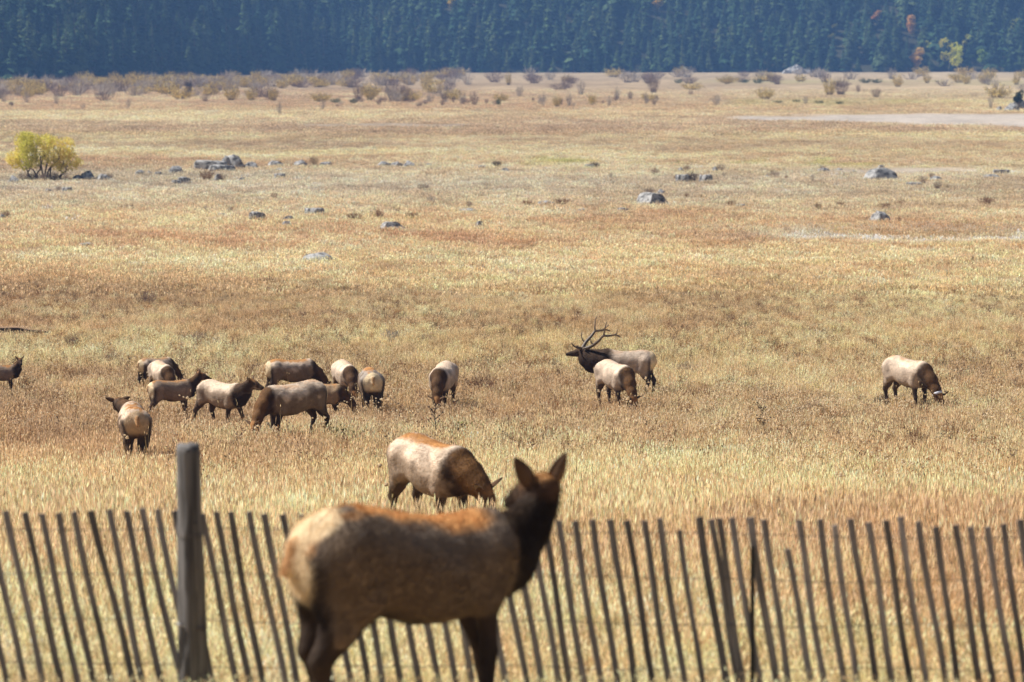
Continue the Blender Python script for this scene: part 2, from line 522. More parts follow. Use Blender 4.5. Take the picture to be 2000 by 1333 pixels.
# brown branching weeds in patches
def weed(name, seed, n=14, h=0.5, w=0.010, leaf=0.03, colr=(1, 1, 1), nleaf=7, m=None):
    r = np.random.default_rng(seed)
    V, Fc, C = [], [], []
    for i in range(n):
        a = r.uniform(0, 6.283); hh = h * r.uniform(0.5, 1.05); sp = hh * r.uniform(0.1, 0.75)
        tip = np.array([math.cos(a) * sp, math.sin(a) * sp, hh]); base = np.array([math.cos(a), math.sin(a), 0]) * r.uniform(0, 0.06) - np.array([0, 0, .03])
        side = np.array([-math.sin(a + .7), math.cos(a + .7), 0]) * w / 2
        b = len(V); V += [base - side, base + side, tip]; s = r.uniform(0.55, 1.0); C += [np.array(colr) * s] * 3; Fc.append((b, b + 1, b + 2))
        for j in range(nleaf):
            t = r.uniform(0.35, 1.02); p = base + (tip - base) * t + r.normal(0, 0.02, 3)
            u = r.normal(0, 1, 3); u /= np.linalg.norm(u); v = np.cross(u, r.normal(0, 1, 3)); v /= np.linalg.norm(v) + 1e-6
            q = leaf * r.uniform(0.5, 1.3); b = len(V)
            V += [p, p + u * q + v * q * 0.35, p + u * q * 1.6, p + u * q * .8 - v * q * 0.35]
            C += [np.array(colr) * r.uniform(0.6, 1.25)] * 4; Fc += [(b, b + 1, b + 2), (b, b + 2, b + 3)]
    return mesh(name, V, np.array(Fc), (m or M_WEED,), False, np.array(C))

weed_k = [weed('weed', 400 + i, 12, 0.48, 0.012, 0.032) for i in range(4)]
P = wedge_points(30, 118, lambda d: 5.5)
msk = fbm(P[:, 0] / 4.5, P[:, 1] / 9, s=41, o=3)
yy = row(P[:, 1]); px = 1000 + F * P[:, 0] / P[:, 1]
want = np.interp(yy, [430, 540, 640, 690, 740, 900, 960], [-.2, 0.22, 0.40, 0.3, 0.60, 0.55, 0.18]) + np.where((px < 420) & (yy > 540) & (yy < 640), 0.25, 0)
P = P[(msk > 1 - 0.42 - want * 0.38) & (rng.uniform(size=len(P)) < want + 0.25)]
pal = np.array([L(156, 112, 72), L(132, 100, 84), L(146, 96, 62), L(98, 80, 72), L(186, 146, 98), L(166, 138, 110), L(96, 74, 58)])
tn = pal[rng.integers(0, 7, len(P))] * rng.uniform(0.7, 1.25, (len(P), 1))
tag(grow('dry_weeds', P, weed_k, tn, 0.55, 1.05, tall=np.interp(P[:, 1], [30, 85, 118], [1, 1, .4])), 'brown and purplish dry weeds among the grass', 'weeds', None, 'stuff')

# white fluffy seed heads
def fluff(name, seed, n=5, h=0.58, sz=0.027):
    r = np.random.default_rng(seed)
    V, Fc, C = [], [], []
    ico = [(0, 0, 1), (.89, 0, .45), (.28, .85, .45), (-.72, .53, .45), (-.72, -.53, .45), (.28, -.85, .45),
           (.72, .53, -.45), (-.28, .85, -.45), (-.89, 0, -.45), (-.28, -.85, -.45), (.72, -.53, -.45), (0, 0, -1)]
    icf = [(0,1,2),(0,2,3),(0,3,4),(0,4,5),(0,5,1),(1,6,2),(2,7,3),(3,8,4),(4,9,5),(5,10,1),(6,7,2),(7,8,3),(8,9,4),(9,10,5),(10,6,1),(11,7,6),(11,8,7),(11,9,8),(11,10,9),(11,6,10)]
    for i in range(n):
        p = np.array([r.normal(0, .09), r.normal(0, .09), h * r.uniform(0.7, 1.1)])
        b = len(V); V += [(p[0] * .3 - .004, p[1] * .3, -.03), (p[0] * .3 + .004, p[1] * .3, -.03), tuple(p)]; C += [(0.5, 0.42, 0.3)] * 3; Fc.append((b, b + 1, b + 2))
        b = len(V); q = sz * r.uniform(0.6, 1.2)
        for v in ico: V.append(tuple(p + np.array(v) * q * np.array([1, 1, .75]) * r.uniform(0.75, 1.2))); C.append((r.uniform(.85, 1.05),) * 3)
        Fc += [(b + x, b + y, b + z) for x, y, z in icf]
    return mesh(name, V, np.array(Fc), (M_FLUFF,), False, np.array(C))
fl_k = [fluff('fluff', 500 + i) for i in range(3)]
P = wedge_points(36, 112, lambda d: 3.4)
yy = row(P[:, 1]); px = 1000 + F * P[:, 0] / P[:, 1]
pr = np.interp(yy, [560, 640, 700, 740, 800, 850, 920, 1000], [0.02, 0.1, 0.35, 0.8, 1.0, 0.6, 0.2, 0.05]) * np.interp(px, [0, 500, 1000, 1500, 2000], [0.35, 0.4, 0.7, 0.85, 1.0])
pr *= np.clip((fbm(P[:, 0] / 3, P[:, 1] / 6, s=51, o=3) - 0.36) * 4, 0, 1.2)
P = P[rng.uniform(size=len(P)) < pr * 0.8]
tn = np.array(L(255, 238, 208)) * rng.uniform(0.8, 1.0, (len(P), 1))
tag(grow('white_seedheads', P, fl_k, tn, 0.8, 1.2), 'pale fluffy seed heads dotted through the grass', 'seed heads', None, 'stuff')
# strip of white blossom and grey green growth on the right, in front of the boulders
P = wedge_points(130, 158, lambda d: 6)
yy = row(P[:, 1]) + (fbm(P[:, 0] / 9, P[:, 1] / 9, s=53, o=3) - .5) * 10; px = 1000 + F * P[:, 0] / P[:, 1]
cen = 452 + np.clip(px - 1350, 0, 700) * 0.017
P = P[(px > 1330) & (np.abs(yy - cen) < np.interp(px, [1330, 1500, 1800, 2000], [2, 5, 6, 7])) & (rng.uniform(size=len(P)) < np.interp(px, [1330, 1600, 2000], [0.25, .6, 0.9]))]
tn = np.array(L(248, 238, 220)) * rng.uniform(0.7, 1.0, (len(P), 1))
tag(grow('white_blossom_strip', P, fl_k, tn, 0.6, 1.0, 1.4), 'strip of white blossoms crossing the right of the meadow', 'wildflowers', None, 'stuff')

# ------------------------------------------------------------------ elk: one implicit surface each, meshed by surface nets
def surface_nets(Fv, org, h):
    ins = Fv < 0
    nx, ny, nz = Fv.shape
    cnt = np.zeros((nx - 1, ny - 1, nz - 1), np.int8)
    for a in (0, 1):
        for b in (0, 1):
            for c in (0, 1):
                cnt += ins[a:nx - 1 + a, b:ny - 1 + b, c:nz - 1 + c]
    act = (cnt > 0) & (cnt < 8)
    ci = np.argwhere(act)
    vid = -np.ones(act.shape, np.int64); vid[act] = np.arange(len(ci))
    acc = np.zeros((len(ci), 3)); num = np.zeros(len(ci))
    cs = [(a, b, c) for a in (0, 1) for b in (0, 1) for c in (0, 1)]
    val = {o: Fv[ci[:, 0] + o[0], ci[:, 1] + o[1], ci[:, 2] + o[2]] for o in cs}
    for i, p in enumerate(cs):
        for q in cs[i + 1:]:
            if sum(abs(p[k] - q[k]) for k in range(3)) != 1: continue
            vp, vq = val[p], val[q]
            m = (vp < 0) != (vq < 0)
            t = np.where(m, vp / np.where(m, vp - vq, 1), 0)
            pos = np.array(p)[None] + t[:, None] * (np.array(q) - np.array(p))[None]
            acc += np.where(m[:, None], pos, 0); num += m
    V = np.asarray(org) + (ci + acc / num[:, None]) * h
    Q = []
    for ax in range(3):
        s0 = [slice(None)] * 3; s1 = [slice(None)] * 3
        s0[ax] = slice(0, -1); s1[ax] = slice(1, None)
        A, B = ins[tuple(s0)], ins[tuple(s1)]
        e = np.argwhere(A != B)
        u, v = (ax + 1) % 3, (ax + 2) % 3
        e = e[(e[:, u] > 0) & (e[:, v] > 0)]
        lim = np.array(act.shape)
        e = e[(e[:, u] < lim[u]) & (e[:, v] < lim[v])]
        def g(du, dv):
            c = e.copy(); c[:, u] -= du; c[:, v] -= dv
            return vid[c[:, 0], c[:, 1], c[:, 2]]
        q = np.stack([g(1, 1), g(0, 1), g(0, 0), g(1, 0)], -1)
        fl = ~A[e[:, 0], e[:, 1], e[:, 2]]
        q[fl] = q[fl][:, ::-1]
        Q.append(q)
    Q = np.concatenate(Q)
    return V, Q[(Q >= 0).all(1)]

def unit(v):
    v = np.asarray(v, float); return v / (np.linalg.norm(v) + 1e-9)

def sm(x, a, b):
    t = np.clip((x - a) / (b - a), 0, 1); return t * t * (3 - 2 * t)

# torso sections of a cow elk: x, top, bottom, half width
TORSO_COW = np.array([
 (-0.86, 1.10, 1.02, .03), (-0.82, 1.22, 0.88, .14), (-0.74, 1.295, 0.79, .22), (-0.60, 1.350, 0.74, .28), (-0.45, 1.365, 0.735, .275),
 (-0.25, 1.335, 0.69, .30), (-0.05, 1.305, 0.625, .33), (0.15, 1.295, 0.61, .325), (0.32, 1.305, 0.625, .295), (0.46, 1.325, 0.655, .255),
 (0.58, 1.315, 0.70, .22), (0.68, 1.25, 0.78, .185), (0.76, 1.15, 0.88, .13), (0.80, 1.05, 1.0, .03)])
TORSO_BULL = np.array([
 (-0.90, 1.14, 1.06, .03), (-0.86, 1.27, 0.92, .15), (-0.78, 1.345, 0.84, .22), (-0.62, 1.400, 0.80, .27), (-0.45, 1.405, 0.76, .28),
 (-0.25, 1.375, 0.71, .29), (-0.05, 1.355, 0.68, .305), (0.15, 1.355, 0.65, .31), (0.32, 1.385, 0.64, .30), (0.48, 1.41, 0.64, .275),
 (0.62, 1.38, 0.67, .25), (0.74, 1.30, 0.73, .215), (0.84, 1.2, 0.85, .15), (0.88, 1.08, 1.0, .03)])

def elk_prims(sp):
    """list of (zone, kind, data, smooth) in body coordinates: x forward, y left, z up"""
    bull = sp.get('bull')
    T = (TORSO_BULL if bull else TORSO_COW).copy()
    T[:, 1] = np.maximum(T[:, 1] - sp.get('low_front', 0) * sm(T[:, 0], -.4, .3), T[:, 2] + .05)
    P = [('torso', 'loft', T, 0.0)]
    lift = sp.get('swing', (0, 0, 0, 0))       # foot shift along x: front left, front right, hind left, hind right
    k = 1.06 if bull else 1.0
    for i, sy in ((0, 1), (1, -1)):
        dx = lift[i]
        y = 0.145 * sy
        sh = (0.47, 0.13 * sy, 1.02); el = (0.40, y * 1.12, 0.78); kn = (0.45 + dx * .55, y, 0.43); ft = (0.44 + dx * .95, y, 0.12); hf = (0.48 + dx, y, 0.03)
        P += [('shoulder', 'cone', (sh, el, .165 * k, .12 * k), .05), ('fore', 'cone', (el, kn, .084 * k, .048), .05), ('shank', 'cone', (kn, ft, .049, .034), .03),
              ('shank', 'cone', (ft, hf, .036, .047), .02)]
    for i, sy in ((2, 1), (3, -1)):
        dx = lift[i]
        y = 0.15 * sy
        hp = (-0.58, 0.12 * sy, 1.06); st = (-0.475 + dx * .25, y * 1.2, 0.85); hk = (-0.73 + dx * .6, y, 0.51); ft = (-0.66 + dx * .97, y, 0.13); hf = (-0.62 + dx, y, 0.03)
        mid = (-0.62 + dx * .35, y * 1.08, 0.69)
        P += [('thigh', 'cone', (hp, st, .205 * k, .135 * k), .06), ('thigh', 'cone', (hp, mid, .19 * k, .11 * k), .08), ('thigh', 'cone', (st, hk, .105 * k, .054), .06),
              ('thigh', 'cone', (mid, hk, .090 * k, .056), .05), ('shank', 'cone', (hk, ft, .055, .036), .03), ('shank', 'cone', (ft, hf, .037, .047), .02)]
    nk = [np.array(p, float) for p in sp['neck']]
    nr = sp.get('neck_r', (.245, .18, .135, .105))
    if bull: nr = sp.get('neck_r', (.34, .29, .22, .13))
    for a, b, ra, rb in zip(nk[:-1], nk[1:], nr[:-1], nr[1:]):
        P.append(('neck', 'cone', (a, b, ra, rb), sp.get('neck_k', .09)))
    # throat / brisket line under the neck
    dn = np.array(sp.get('throat', (0.10, 0, -0.16)))
    P.append(('mane', 'cone', (nk[0] + dn, nk[1] + dn * .7, nr[0] * .8, nr[1] * .8), .1))
    p = nk[-1]; h = unit(sp['head']); u = np.array(sp.get('up', (0, 0, 1)), float); u = unit(u - h * u.dot(h)); s = np.cross(u, h)
    hl = sp.get('head_len', 1.0)
    q = lambda f, t, r=0.0: p + h * f * hl + u * t + s * r
    P += [('skull', 'cone', (q(-.02, .02), q(.13, .015), .098, .088), .05), ('face', 'cone', (q(.12, .01), q(.30, -.015), .084, .056), .04),
          ('muzzle', 'cone', (q(.28, -.015), q(.385, -.03), .057, .047), .03), ('face', 'cone', (q(.02, -.085), q(.27, -.075), .062, .036), .04)]
    for r in (-1, 1):
        P.append(('brow', 'cone', (q(.10, .055, .06 * r), q(.16, .035, .055 * r), .030, .026), .03))
    tl = sp.get('tail', -0.05)
    P.append(('tail', 'cone', ((-0.83, 0, 1.17), (-0.865 + tl * .3, 0, 1.03), .045, .03), .03))
    return P, (p, h, u, s, hl)

def elk_field(P, X, Y, Z, org, h, shp, noise):
    Fv = np.full(shp, 9.0)
    near = []
    for zone, kind, dat, k in P:
        if kind == 'loft':
            T = dat
            xs = np.clip(X, T[0, 0], T[-1, 0])
            top, bot, hw = [np.interp(xs, T[:, 0], T[:, i]) for i in (1, 2, 3)]
            c = bot + (top - bot) * 0.53
            up = (top - bot) * .47; dn = (top - bot) * .53
            zr = np.where(Z > c, (Z - c) / np.maximum(up, .01), (Z - c) / np.maximum(dn, .01))
            wy = hw * np.where(Z > c, 1.0, 1.0)
            e = np.where(Z > c, 1.85, 2.3)
            r = (np.abs(Y / np.maximum(wy, .01)) ** e + np.abs(zr) ** e) ** (1 / e)
            d = (r - 1) * np.minimum(hw, up)
            d = np.sqrt(np.maximum(d, 0) ** 2 + (X - xs) ** 2) + np.minimum(d, 0)
            Fv = np.minimum(Fv, d)
            continue
        a, b, ra, rb = np.array(dat[0], float), np.array(dat[1], float), dat[2], dat[3]
        pad = max(ra, rb) + k + 3 * h
        lo = np.minimum(a, b) - pad; hi = np.maximum(a, b) + pad
        i0 = np.clip(((lo - org) / h).astype(int), 0, np.array(shp) - 1); i1 = np.clip(((hi - org) / h).astype(int) + 2, 1, np.array(shp))
        sl = tuple(slice(int(p), int(q)) for p, q in zip(i0, i1))
        d = cone_d(X[sl], Y[sl], Z[sl], a, b, ra, rb)
        f = Fv[sl]
        hh = np.clip(.5 + .5 * (f - d) / max(k, 1e-4), 0, 1)
        Fv[sl] = f * (1 - hh) + d * hh - k * hh * (1 - hh)
    return Fv

def cone_d(X, Y, Z, a, b, ra, rb):
    ba = b - a
    px, py, pz = X - a[0], Y - a[1], Z - a[2]
    t = np.clip((px * ba[0] + py * ba[1] + pz * ba[2]) / (ba @ ba), 0, 1)
    return np.sqrt((px - t * ba[0]) ** 2 + (py - t * ba[1]) ** 2 + (pz - t * ba[2]) ** 2) - (ra + (rb - ra) * t)

# coat colours (linear albedo); sun and shade are painted into cream and tan
CO = dict(cream=(.78, .61, .45), tan=(.215, .148, .098), orange=(.46, .22, .075), umber=(.052, .029, .016), dark=(.028, .017, .011), black=(.016, .011, .009),
          rump=(.82, .64, .40), legs=(.055, .034, .023), face=(.095, .050, .027))

def mixc(a, b, t):
    return a * (1 - t[:, None]) + np.array(b) * t[:, None]

def coat_colour(sp, P, V, hd, seed):
    T = P[0][2]
    x, y, z = V.T
    pal = dict(CO); pal.update(sp.get('pal', {}))
    top = np.interp(x, T[:, 0], T[:, 1]); bot = np.interp(x, T[:, 0], T[:, 2])
    nz = fbm(V[:, 0] * 6, V[:, 1] * 6, V[:, 2] * 6 + 5, s=seed, o=3) - .5
    n2 = fbm(V[:, 0] * 18, V[:, 1] * 18, V[:, 2] * 18 + 5, s=seed + 3, o=2) - .5
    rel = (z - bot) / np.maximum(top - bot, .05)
    c = mixc(np.tile(np.array(pal['cream']), (len(V), 1)), pal['tan'], sm(rel + nz * .75, .98, .50))  # back coloured as sunlit, flank as shaded
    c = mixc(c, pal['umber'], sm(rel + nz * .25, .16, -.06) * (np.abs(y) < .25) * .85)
    # spine stripe; on the nearest elk it also paints the sunlit fur
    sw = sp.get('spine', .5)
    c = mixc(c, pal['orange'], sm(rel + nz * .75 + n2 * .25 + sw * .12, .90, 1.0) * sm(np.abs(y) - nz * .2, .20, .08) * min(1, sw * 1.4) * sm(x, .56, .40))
    # rump patch with its dark edge; forward spread over the top paints sunlight
    rx = sp.get('rump_x', -.66) + sp.get('rump_sun', 0) * sm(z, 1.16, 1.33)
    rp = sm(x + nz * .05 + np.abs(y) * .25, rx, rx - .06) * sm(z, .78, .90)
    edge = np.exp(-((x + np.abs(y) * .25 - rx - .02) / .05) ** 2) * sm(z, 1.22, 1.05) * sm(z, .5, .7)
    c = mixc(c, pal['dark'], edge * .8)
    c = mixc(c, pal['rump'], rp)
    # zone weights from the primitives
    w = {}
    for zone, kind, dat, k in P[1:]:
        d = cone_d(x, y, z, np.array(dat[0], float), np.array(dat[1], float), dat[2], dat[3])
        w.setdefault(zone, np.full(len(V), 9.0)); w[zone] = np.minimum(w[zone], d)
    T0 = sp['neck'][0][0]
    neck = np.minimum(w['neck'], w['mane'])
    fwd = sm(x + nz * .18, .50, .66)
    nw = sm(neck, .075, .02) * np.maximum(fwd, sm(neck, .02, -.02) * sm(x, .45, .6))
    if sp.get('bull'): nw = np.maximum(nw, sm(x + nz * .22 - (1.0 - rel) * .12 * 0, .30, .52))
    nk = np.array([p for p in sp['neck']], float)
    c = mixc(c, pal['umber'], nw)
    # the crest of the neck is redder, the throat darker
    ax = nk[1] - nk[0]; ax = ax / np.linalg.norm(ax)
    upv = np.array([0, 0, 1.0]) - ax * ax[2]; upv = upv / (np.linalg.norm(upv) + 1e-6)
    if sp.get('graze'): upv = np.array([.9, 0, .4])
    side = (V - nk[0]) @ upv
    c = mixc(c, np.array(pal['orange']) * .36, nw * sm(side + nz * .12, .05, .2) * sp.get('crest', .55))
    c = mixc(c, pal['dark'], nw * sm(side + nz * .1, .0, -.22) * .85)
    leg = sm(np.minimum(w['shank'], w['fore']), .02, -.005)
    lz = sm(z + nz * .1, .82, .60)
    c = mixc(c, pal['legs'], np.maximum(leg, sm(w['thigh'], .03, 0) * .75) * lz)
    hz = np.minimum(np.minimum(w['skull'], w['face']), np.minimum(w['muzzle'], w['brow']))
    c = mixc(c, pal['face'], sm(hz, .03, .0))
    p, h, u, s, hl = hd
    f = (V - p) @ h / hl; t = (V - p) @ u
    hm = sm(hz, .02, .0)
    c = mixc(c, pal['orange'], hm * sm(t, .05, .10) * sm(f, .16, .05) * .7)
    c = mixc(c, pal['dark'], hm * sm(f, .20, .30) * .7)
    c = mixc(c, pal['black'], hm * sm(f, .385, .42))
    c = mixc(c, (.36, .28, .22), hm * sm(t, -.085, -.12) * sm(f, .12, .22) * .5)
    c = mixc(c, pal['orange'], sm(w['tail'], .015, 0) * .7)
    c = mixc(c, pal['black'], sm(z, .07, .05))
    c = c * (1 + nz[:, None] * .55 * sp.get('mott', 1) + n2[:, None] * .32 * sp.get('mott', 1))
    return np.clip(c * sp.get('shade', 1.0), .004, .9)

M_COAT = col_material('elk_coat', rough=.75, bump=.55, bscale=34, vary=.12, spec=.12, stretch=(.55, 1, .55))
M_FUR = col_material('elk_fur', rough=.7, spec=.15, transl=.30)
M_EYE = col_material('elk_eye', rough=.15, spec=.6)
M_ANTLER = col_material('antler_bone', rough=.45, bump=.3, bscale=40, vary=.2, spec=.35)

def ear_mesh(base, d, face, ln, wd):
    """leaf shaped cupped ear: base point, direction, the way its opening faces"""
    d = unit(d); n = unit(np.array(face, float) - d * np.dot(face, d)); sd = np.cross(d, n)
    nu, nv = 9, 7
    V, Fc, C = [], [], []
    for lay, off in ((0, 0.0), (1, -.016)):
        for i in range(nu):
            u = i / (nu - 1)
            wv = wd * (math.sin(math.pi * min(1, .16 + .84 * u) ** .9) ** .75 if u < 1 else 0) * (1 - .15 * u)
            for j in range(nv):
                v = j / (nv - 1) * 2 - 1
                cup = -.65 * wv * (1 - v * v) * (1 - .35 * u)
                p = np.array(base) + d * (u * ln) + sd * v * wv + n * (cup + off * (1 - .6 * abs(v)))
                V.append(p)
                if lay == 0: C.append(np.array((.30, .22, .16)) * (.8 if abs(v) < .5 else 1.0) if u < .86 else (.05, .03, .02))
                else: C.append(np.array((.115, .062, .032)) * (1.3 - u * .7))
    m = nu * nv
    for i in range(nu - 1):
        for j in range(nv - 1):
            a = i * nv + j
            Fc.append((a, a + 1, a + nv + 1, a + nv)); Fc.append((m + a, m + a + nv, m + a + nv + 1, m + a + 1))
        for j in (0, nv - 1):
            a = i * nv + j
            Fc.append((a, a + nv, m + a + nv, m + a))
    return np.array(V), Fc, np.array(C)

def fur_mesh(V, Q, C, Nv, n, ln, wd, seed, lift=.35):
    r = np.random.default_rng(seed)
    T = np.concatenate([Q[:, [0, 1, 2]], Q[:, [0, 2, 3]]])
    a, b, c = V[T[:, 0]], V[T[:, 1]], V[T[:, 2]]
    ar = np.linalg.norm(np.cross(b - a, c - a), axis=1)
    ok = (a[:, 2] > .25)
    ar = ar * ok
    t = r.choice(len(T), n, p=ar / ar.sum())
    u, v = r.uniform(size=n), r.uniform(size=n)
    fl = u + v > 1; u[fl], v[fl] = 1 - u[fl], 1 - v[fl]
    p = a[t] + (b - a)[t] * u[:, None] + (c - a)[t] * v[:, None]
    nn = Nv[T[t, 0]]; col = C[T[t, 0]]
    flow = np.tile(np.array([-.8, 0, -.55]), (n, 1)) + r.normal(0, .22, (n, 3))
    k = fbm(p[:, 0] * 7, p[:, 1] * 7, p[:, 2] * 7, s=seed, o=2) - .5
    flow[:, 2] += k * 1.6; flow[:, 0] += k * .6
    flow -= nn * (flow * nn).sum(1)[:, None]
    flow /= np.linalg.norm(flow, axis=1)[:, None] + 1e-6
    d = flow + nn * (lift * (1 + k * 1.4) + r.normal(0, .12, n))[:, None]
    d /= np.linalg.norm(d, axis=1)[:, None]
    d0 = d; s = np.cross(d, nn); s /= np.linalg.norm(s, axis=1)[:, None] + 1e-6
    thin = np.where(p[:, 2] < .7, .5, 1.0)
    l = ln * r.uniform(.5, 1.2, n) * thin
    p0 = p - nn * .004
    vv = np.stack([p0 - s * wd / 2, p0 + s * wd / 2, p0 + d * l[:, None]], 1).reshape(-1, 3)
    cc = np.clip(col * r.uniform(.84, 1.16, (n, 1)), 0, .95)
    cc = np.repeat(cc, 3, 0)
    return mesh('fur', vv, np.arange(3 * n).reshape(-1, 3), (M_FUR,), False, cc)

def tube(pts, rad, n=8):
    V, Fc = [], []
    pts = [np.array(p, float) for p in pts]
    for i, p in enumerate(pts):
        d = unit(pts[min(i + 1, len(pts) - 1)] - pts[max(i - 1, 0)])
        a = unit(np.cross(d, (0.3, 1, .2))); b = np.cross(d, a)
        for k in range(n):
            t = 2 * math.pi * k / n
            V.append(p + (a * math.cos(t) + b * math.sin(t)) * rad[i])
    for i in range(len(pts) - 1):
        for k in range(n):
            Fc.append((i * n + k, i * n + (k + 1) % n, (i + 1) * n + (k + 1) % n, (i + 1) * n + k))
    Fc.append(tuple(range(n))[::-1]); Fc.append(tuple((len(pts) - 1) * n + k for k in range(n)))
    return V, Fc

def smooth_path(pts, n):
    pts = np.array(pts, float)
    t = np.linspace(0, len(pts) - 1, n); out = []
    for q in t:
        i = min(int(q), len(pts) - 2); f = q - i
        p0, p1, p2, p3 = pts[max(i - 1, 0)], pts[i], pts[i + 1], pts[min(i + 2, len(pts) - 1)]
        out.append(.5 * ((2 * p1) + (-p0 + p2) * f + (2 * p0 - 5 * p1 + 4 * p2 - p3) * f * f + (-p0 + 3 * p1 - 3 * p2 + p3) * f ** 3))
    return out

def elk(label, loc, yaw, s, sp, h=.03, fur=0, fur_len=.05, fur_w=.008, seed=1, cat='elk', group='elk herd on the meadow'):
    root = empty('elk', loc, math.radians(yaw), s)
    tag(root, label, cat, group)
    P, hd = elk_prims(sp)
    pts = np.array([q for z_, k_, d_, _ in P[1:] for q in (d_[0], d_[1])], float)
    lo = np.minimum(pts.min(0) - .3, (-1.0, -.45, -.06)); hi = np.maximum(pts.max(0) + .3, (1.0, .45, 1.5)); lo[2] = -.06
    shp = tuple(int(q) for q in np.ceil((hi - lo) / h) + 1)
    ax = [lo[i] + np.arange(shp[i]) * h for i in range(3)]
    X, Y, Z = np.meshgrid(*ax, indexing='ij')
    Fv = elk_field(P, X, Y, Z, lo, h, shp, 0)
    # muscle and matted coat relief
    Fv = Fv + (fbm(X * 5, Y * 5, Z * 5 + 9, s=seed, o=2) - .5) * .016 + (vnoise(X * 16, Y * 16, Z * 9 + 3, s=seed + 5) - .5) * .008 * (Z > .6)
    V, Q = surface_nets(Fv, lo, h)
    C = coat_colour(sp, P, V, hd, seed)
    # vertex normals
    fn = np.cross(V[Q[:, 2]] - V[Q[:, 0]], V[Q[:, 3]] - V[Q[:, 1]])
    Nv = np.zeros_like(V)
    for j in range(4): np.add.at(Nv, Q[:, j], fn)
    Nv /= np.linalg.norm(Nv, axis=1)[:, None] + 1e-9
    p, hh, u, sd, hl = hd
    allV, allF, allC = [V], [tuple(q) for q in Q.tolist()], [C]
    n0 = len(V)
    ed = sp.get('ears', ((.9, .75, -.35), (.9, .75, -.35)))
    for r, e in zip((1, -1), ed):
        base = p + hh * .0 + u * .055 + sd * .075 * r
        d = sd * r * e[0] + u * e[1] + hh * e[2]
        fc = sp.get('ear_face', (hh * .6 + sd * r * .5))
        ev, ef, ec = ear_mesh(base, d, fc if not callable(fc) else fc(r, hh, u, sd), .215, .058)
        allV.append(ev); allC.append(ec * sp.get('shade', 1)); allF += [tuple(n0 + i for i in f) for f in ef]; n0 += len(ev)
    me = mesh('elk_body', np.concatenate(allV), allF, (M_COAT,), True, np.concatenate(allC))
    body = link('body', me, root)
    if fur:
        f = link('fur', fur_mesh(V, Q, C, Nv, fur, fur_len, fur_w, seed, sp.get('lift', .22)), root)
        f['kind'] = 'stuff'
    for r in (1, -1):
        bm = bmesh.new()
        bmesh.ops.create_uvsphere(bm, u_segments=10, v_segments=7, radius=.021)
        e = bpy.data.meshes.new('eye'); bm.to_mesh(e); bm.free()
        e.materials.append(M_EYE)
        a = e.color_attributes.new('col', 'FLOAT_COLOR', 'POINT')
        a.data.foreach_set('color', np.tile(np.array([.012, .009, .007, 1.0], np.float32), len(e.vertices)))
        e.polygons.foreach_set('use_smooth', np.ones(len(e.polygons), bool))
        link('eye', e, root, tuple(p + hh * .135 * hl + u * .03 + sd * .083 * r))
    return root, hd

# poses -------------------------------------------------------------
GRAZE = dict(neck=[(.62, 0, 1.05), (.84, 0, .88), (1.02, 0, .66), (1.12, 0, .48)], head=(.42, 0, -.9), up=(.9, 0, .42), throat=(-.06, 0, -.14), graze=True,
             neck_r=(.205, .15, .115, .095), ears=((.9, .25, -.40), (.9, .25, -.40)))
def graze(**k):
    d = dict(GRAZE); d.update(k); return d
def graze_side(y, **k):
    d = dict(GRAZE); d['neck'] = [(.62, 0, 1.05), (.83, y * .35, .88), (1.0, y * .75, .66), (1.09, y, .49)]; d['head'] = (.35, y * .4, -.9); d.update(k); return d

# ------------------------------------------------------------------ hillside and forest
def front(px):
    return np.interp(px, [-400, 0, 150, 420, 640, 2000, 2400], [925, 955, 985, 1130, 1270, 1320, 1330])
def hill_z(x, d):
    x = np.asarray(x, float); d = np.asarray(d, float)
    px = 1000 + F * x / np.maximum(d, 1)
    e = d - front(px) - 6
    r = np.where(e > 0, 0.44 * e, 0)
    r = np.minimum(r, 78 + 6 * np.tanh((r - 78) / 20))
    return ground_z(x, d) - .4 + r + (fbm(x / 40, d / 40, s=81) - .5) * 10 * np.clip(e / 40, 0, 1)

def build_hill():
    us = np.linspace(-1, 1, 160)
    es = np.concatenate([np.linspace(-14, 200, 54), [240, 300]])
    U, E = np.meshgrid(us, es, indexing='ij')
    PX = 1000 + U * 2100
    D = front(PX) + E
    X = (PX - 1000) / F * D
    Z = hill_z(X, D)
    n, k = D.shape; i = np.arange(n * k).reshape(n, k)
    f = np.stack([i[:-1, :-1], i[1:, :-1], i[1:, 1:], i[:-1, 1:]], -1).reshape(-1, 4)
    nz = fbm(X / 9, D / 9, s=82)
    c = np.array(L(66, 64, 42)) * (0.5 + nz[..., None])
    me = mesh('hillside', np.stack([X, D, Z], -1).reshape(-1, 3), f, (col_material('forest_floor', .95),), True, c.reshape(-1, 3))
    tag(link('hillside', me), 'steep wooded hillside rising behind the meadow', None, None, 'structure')
build_hill()

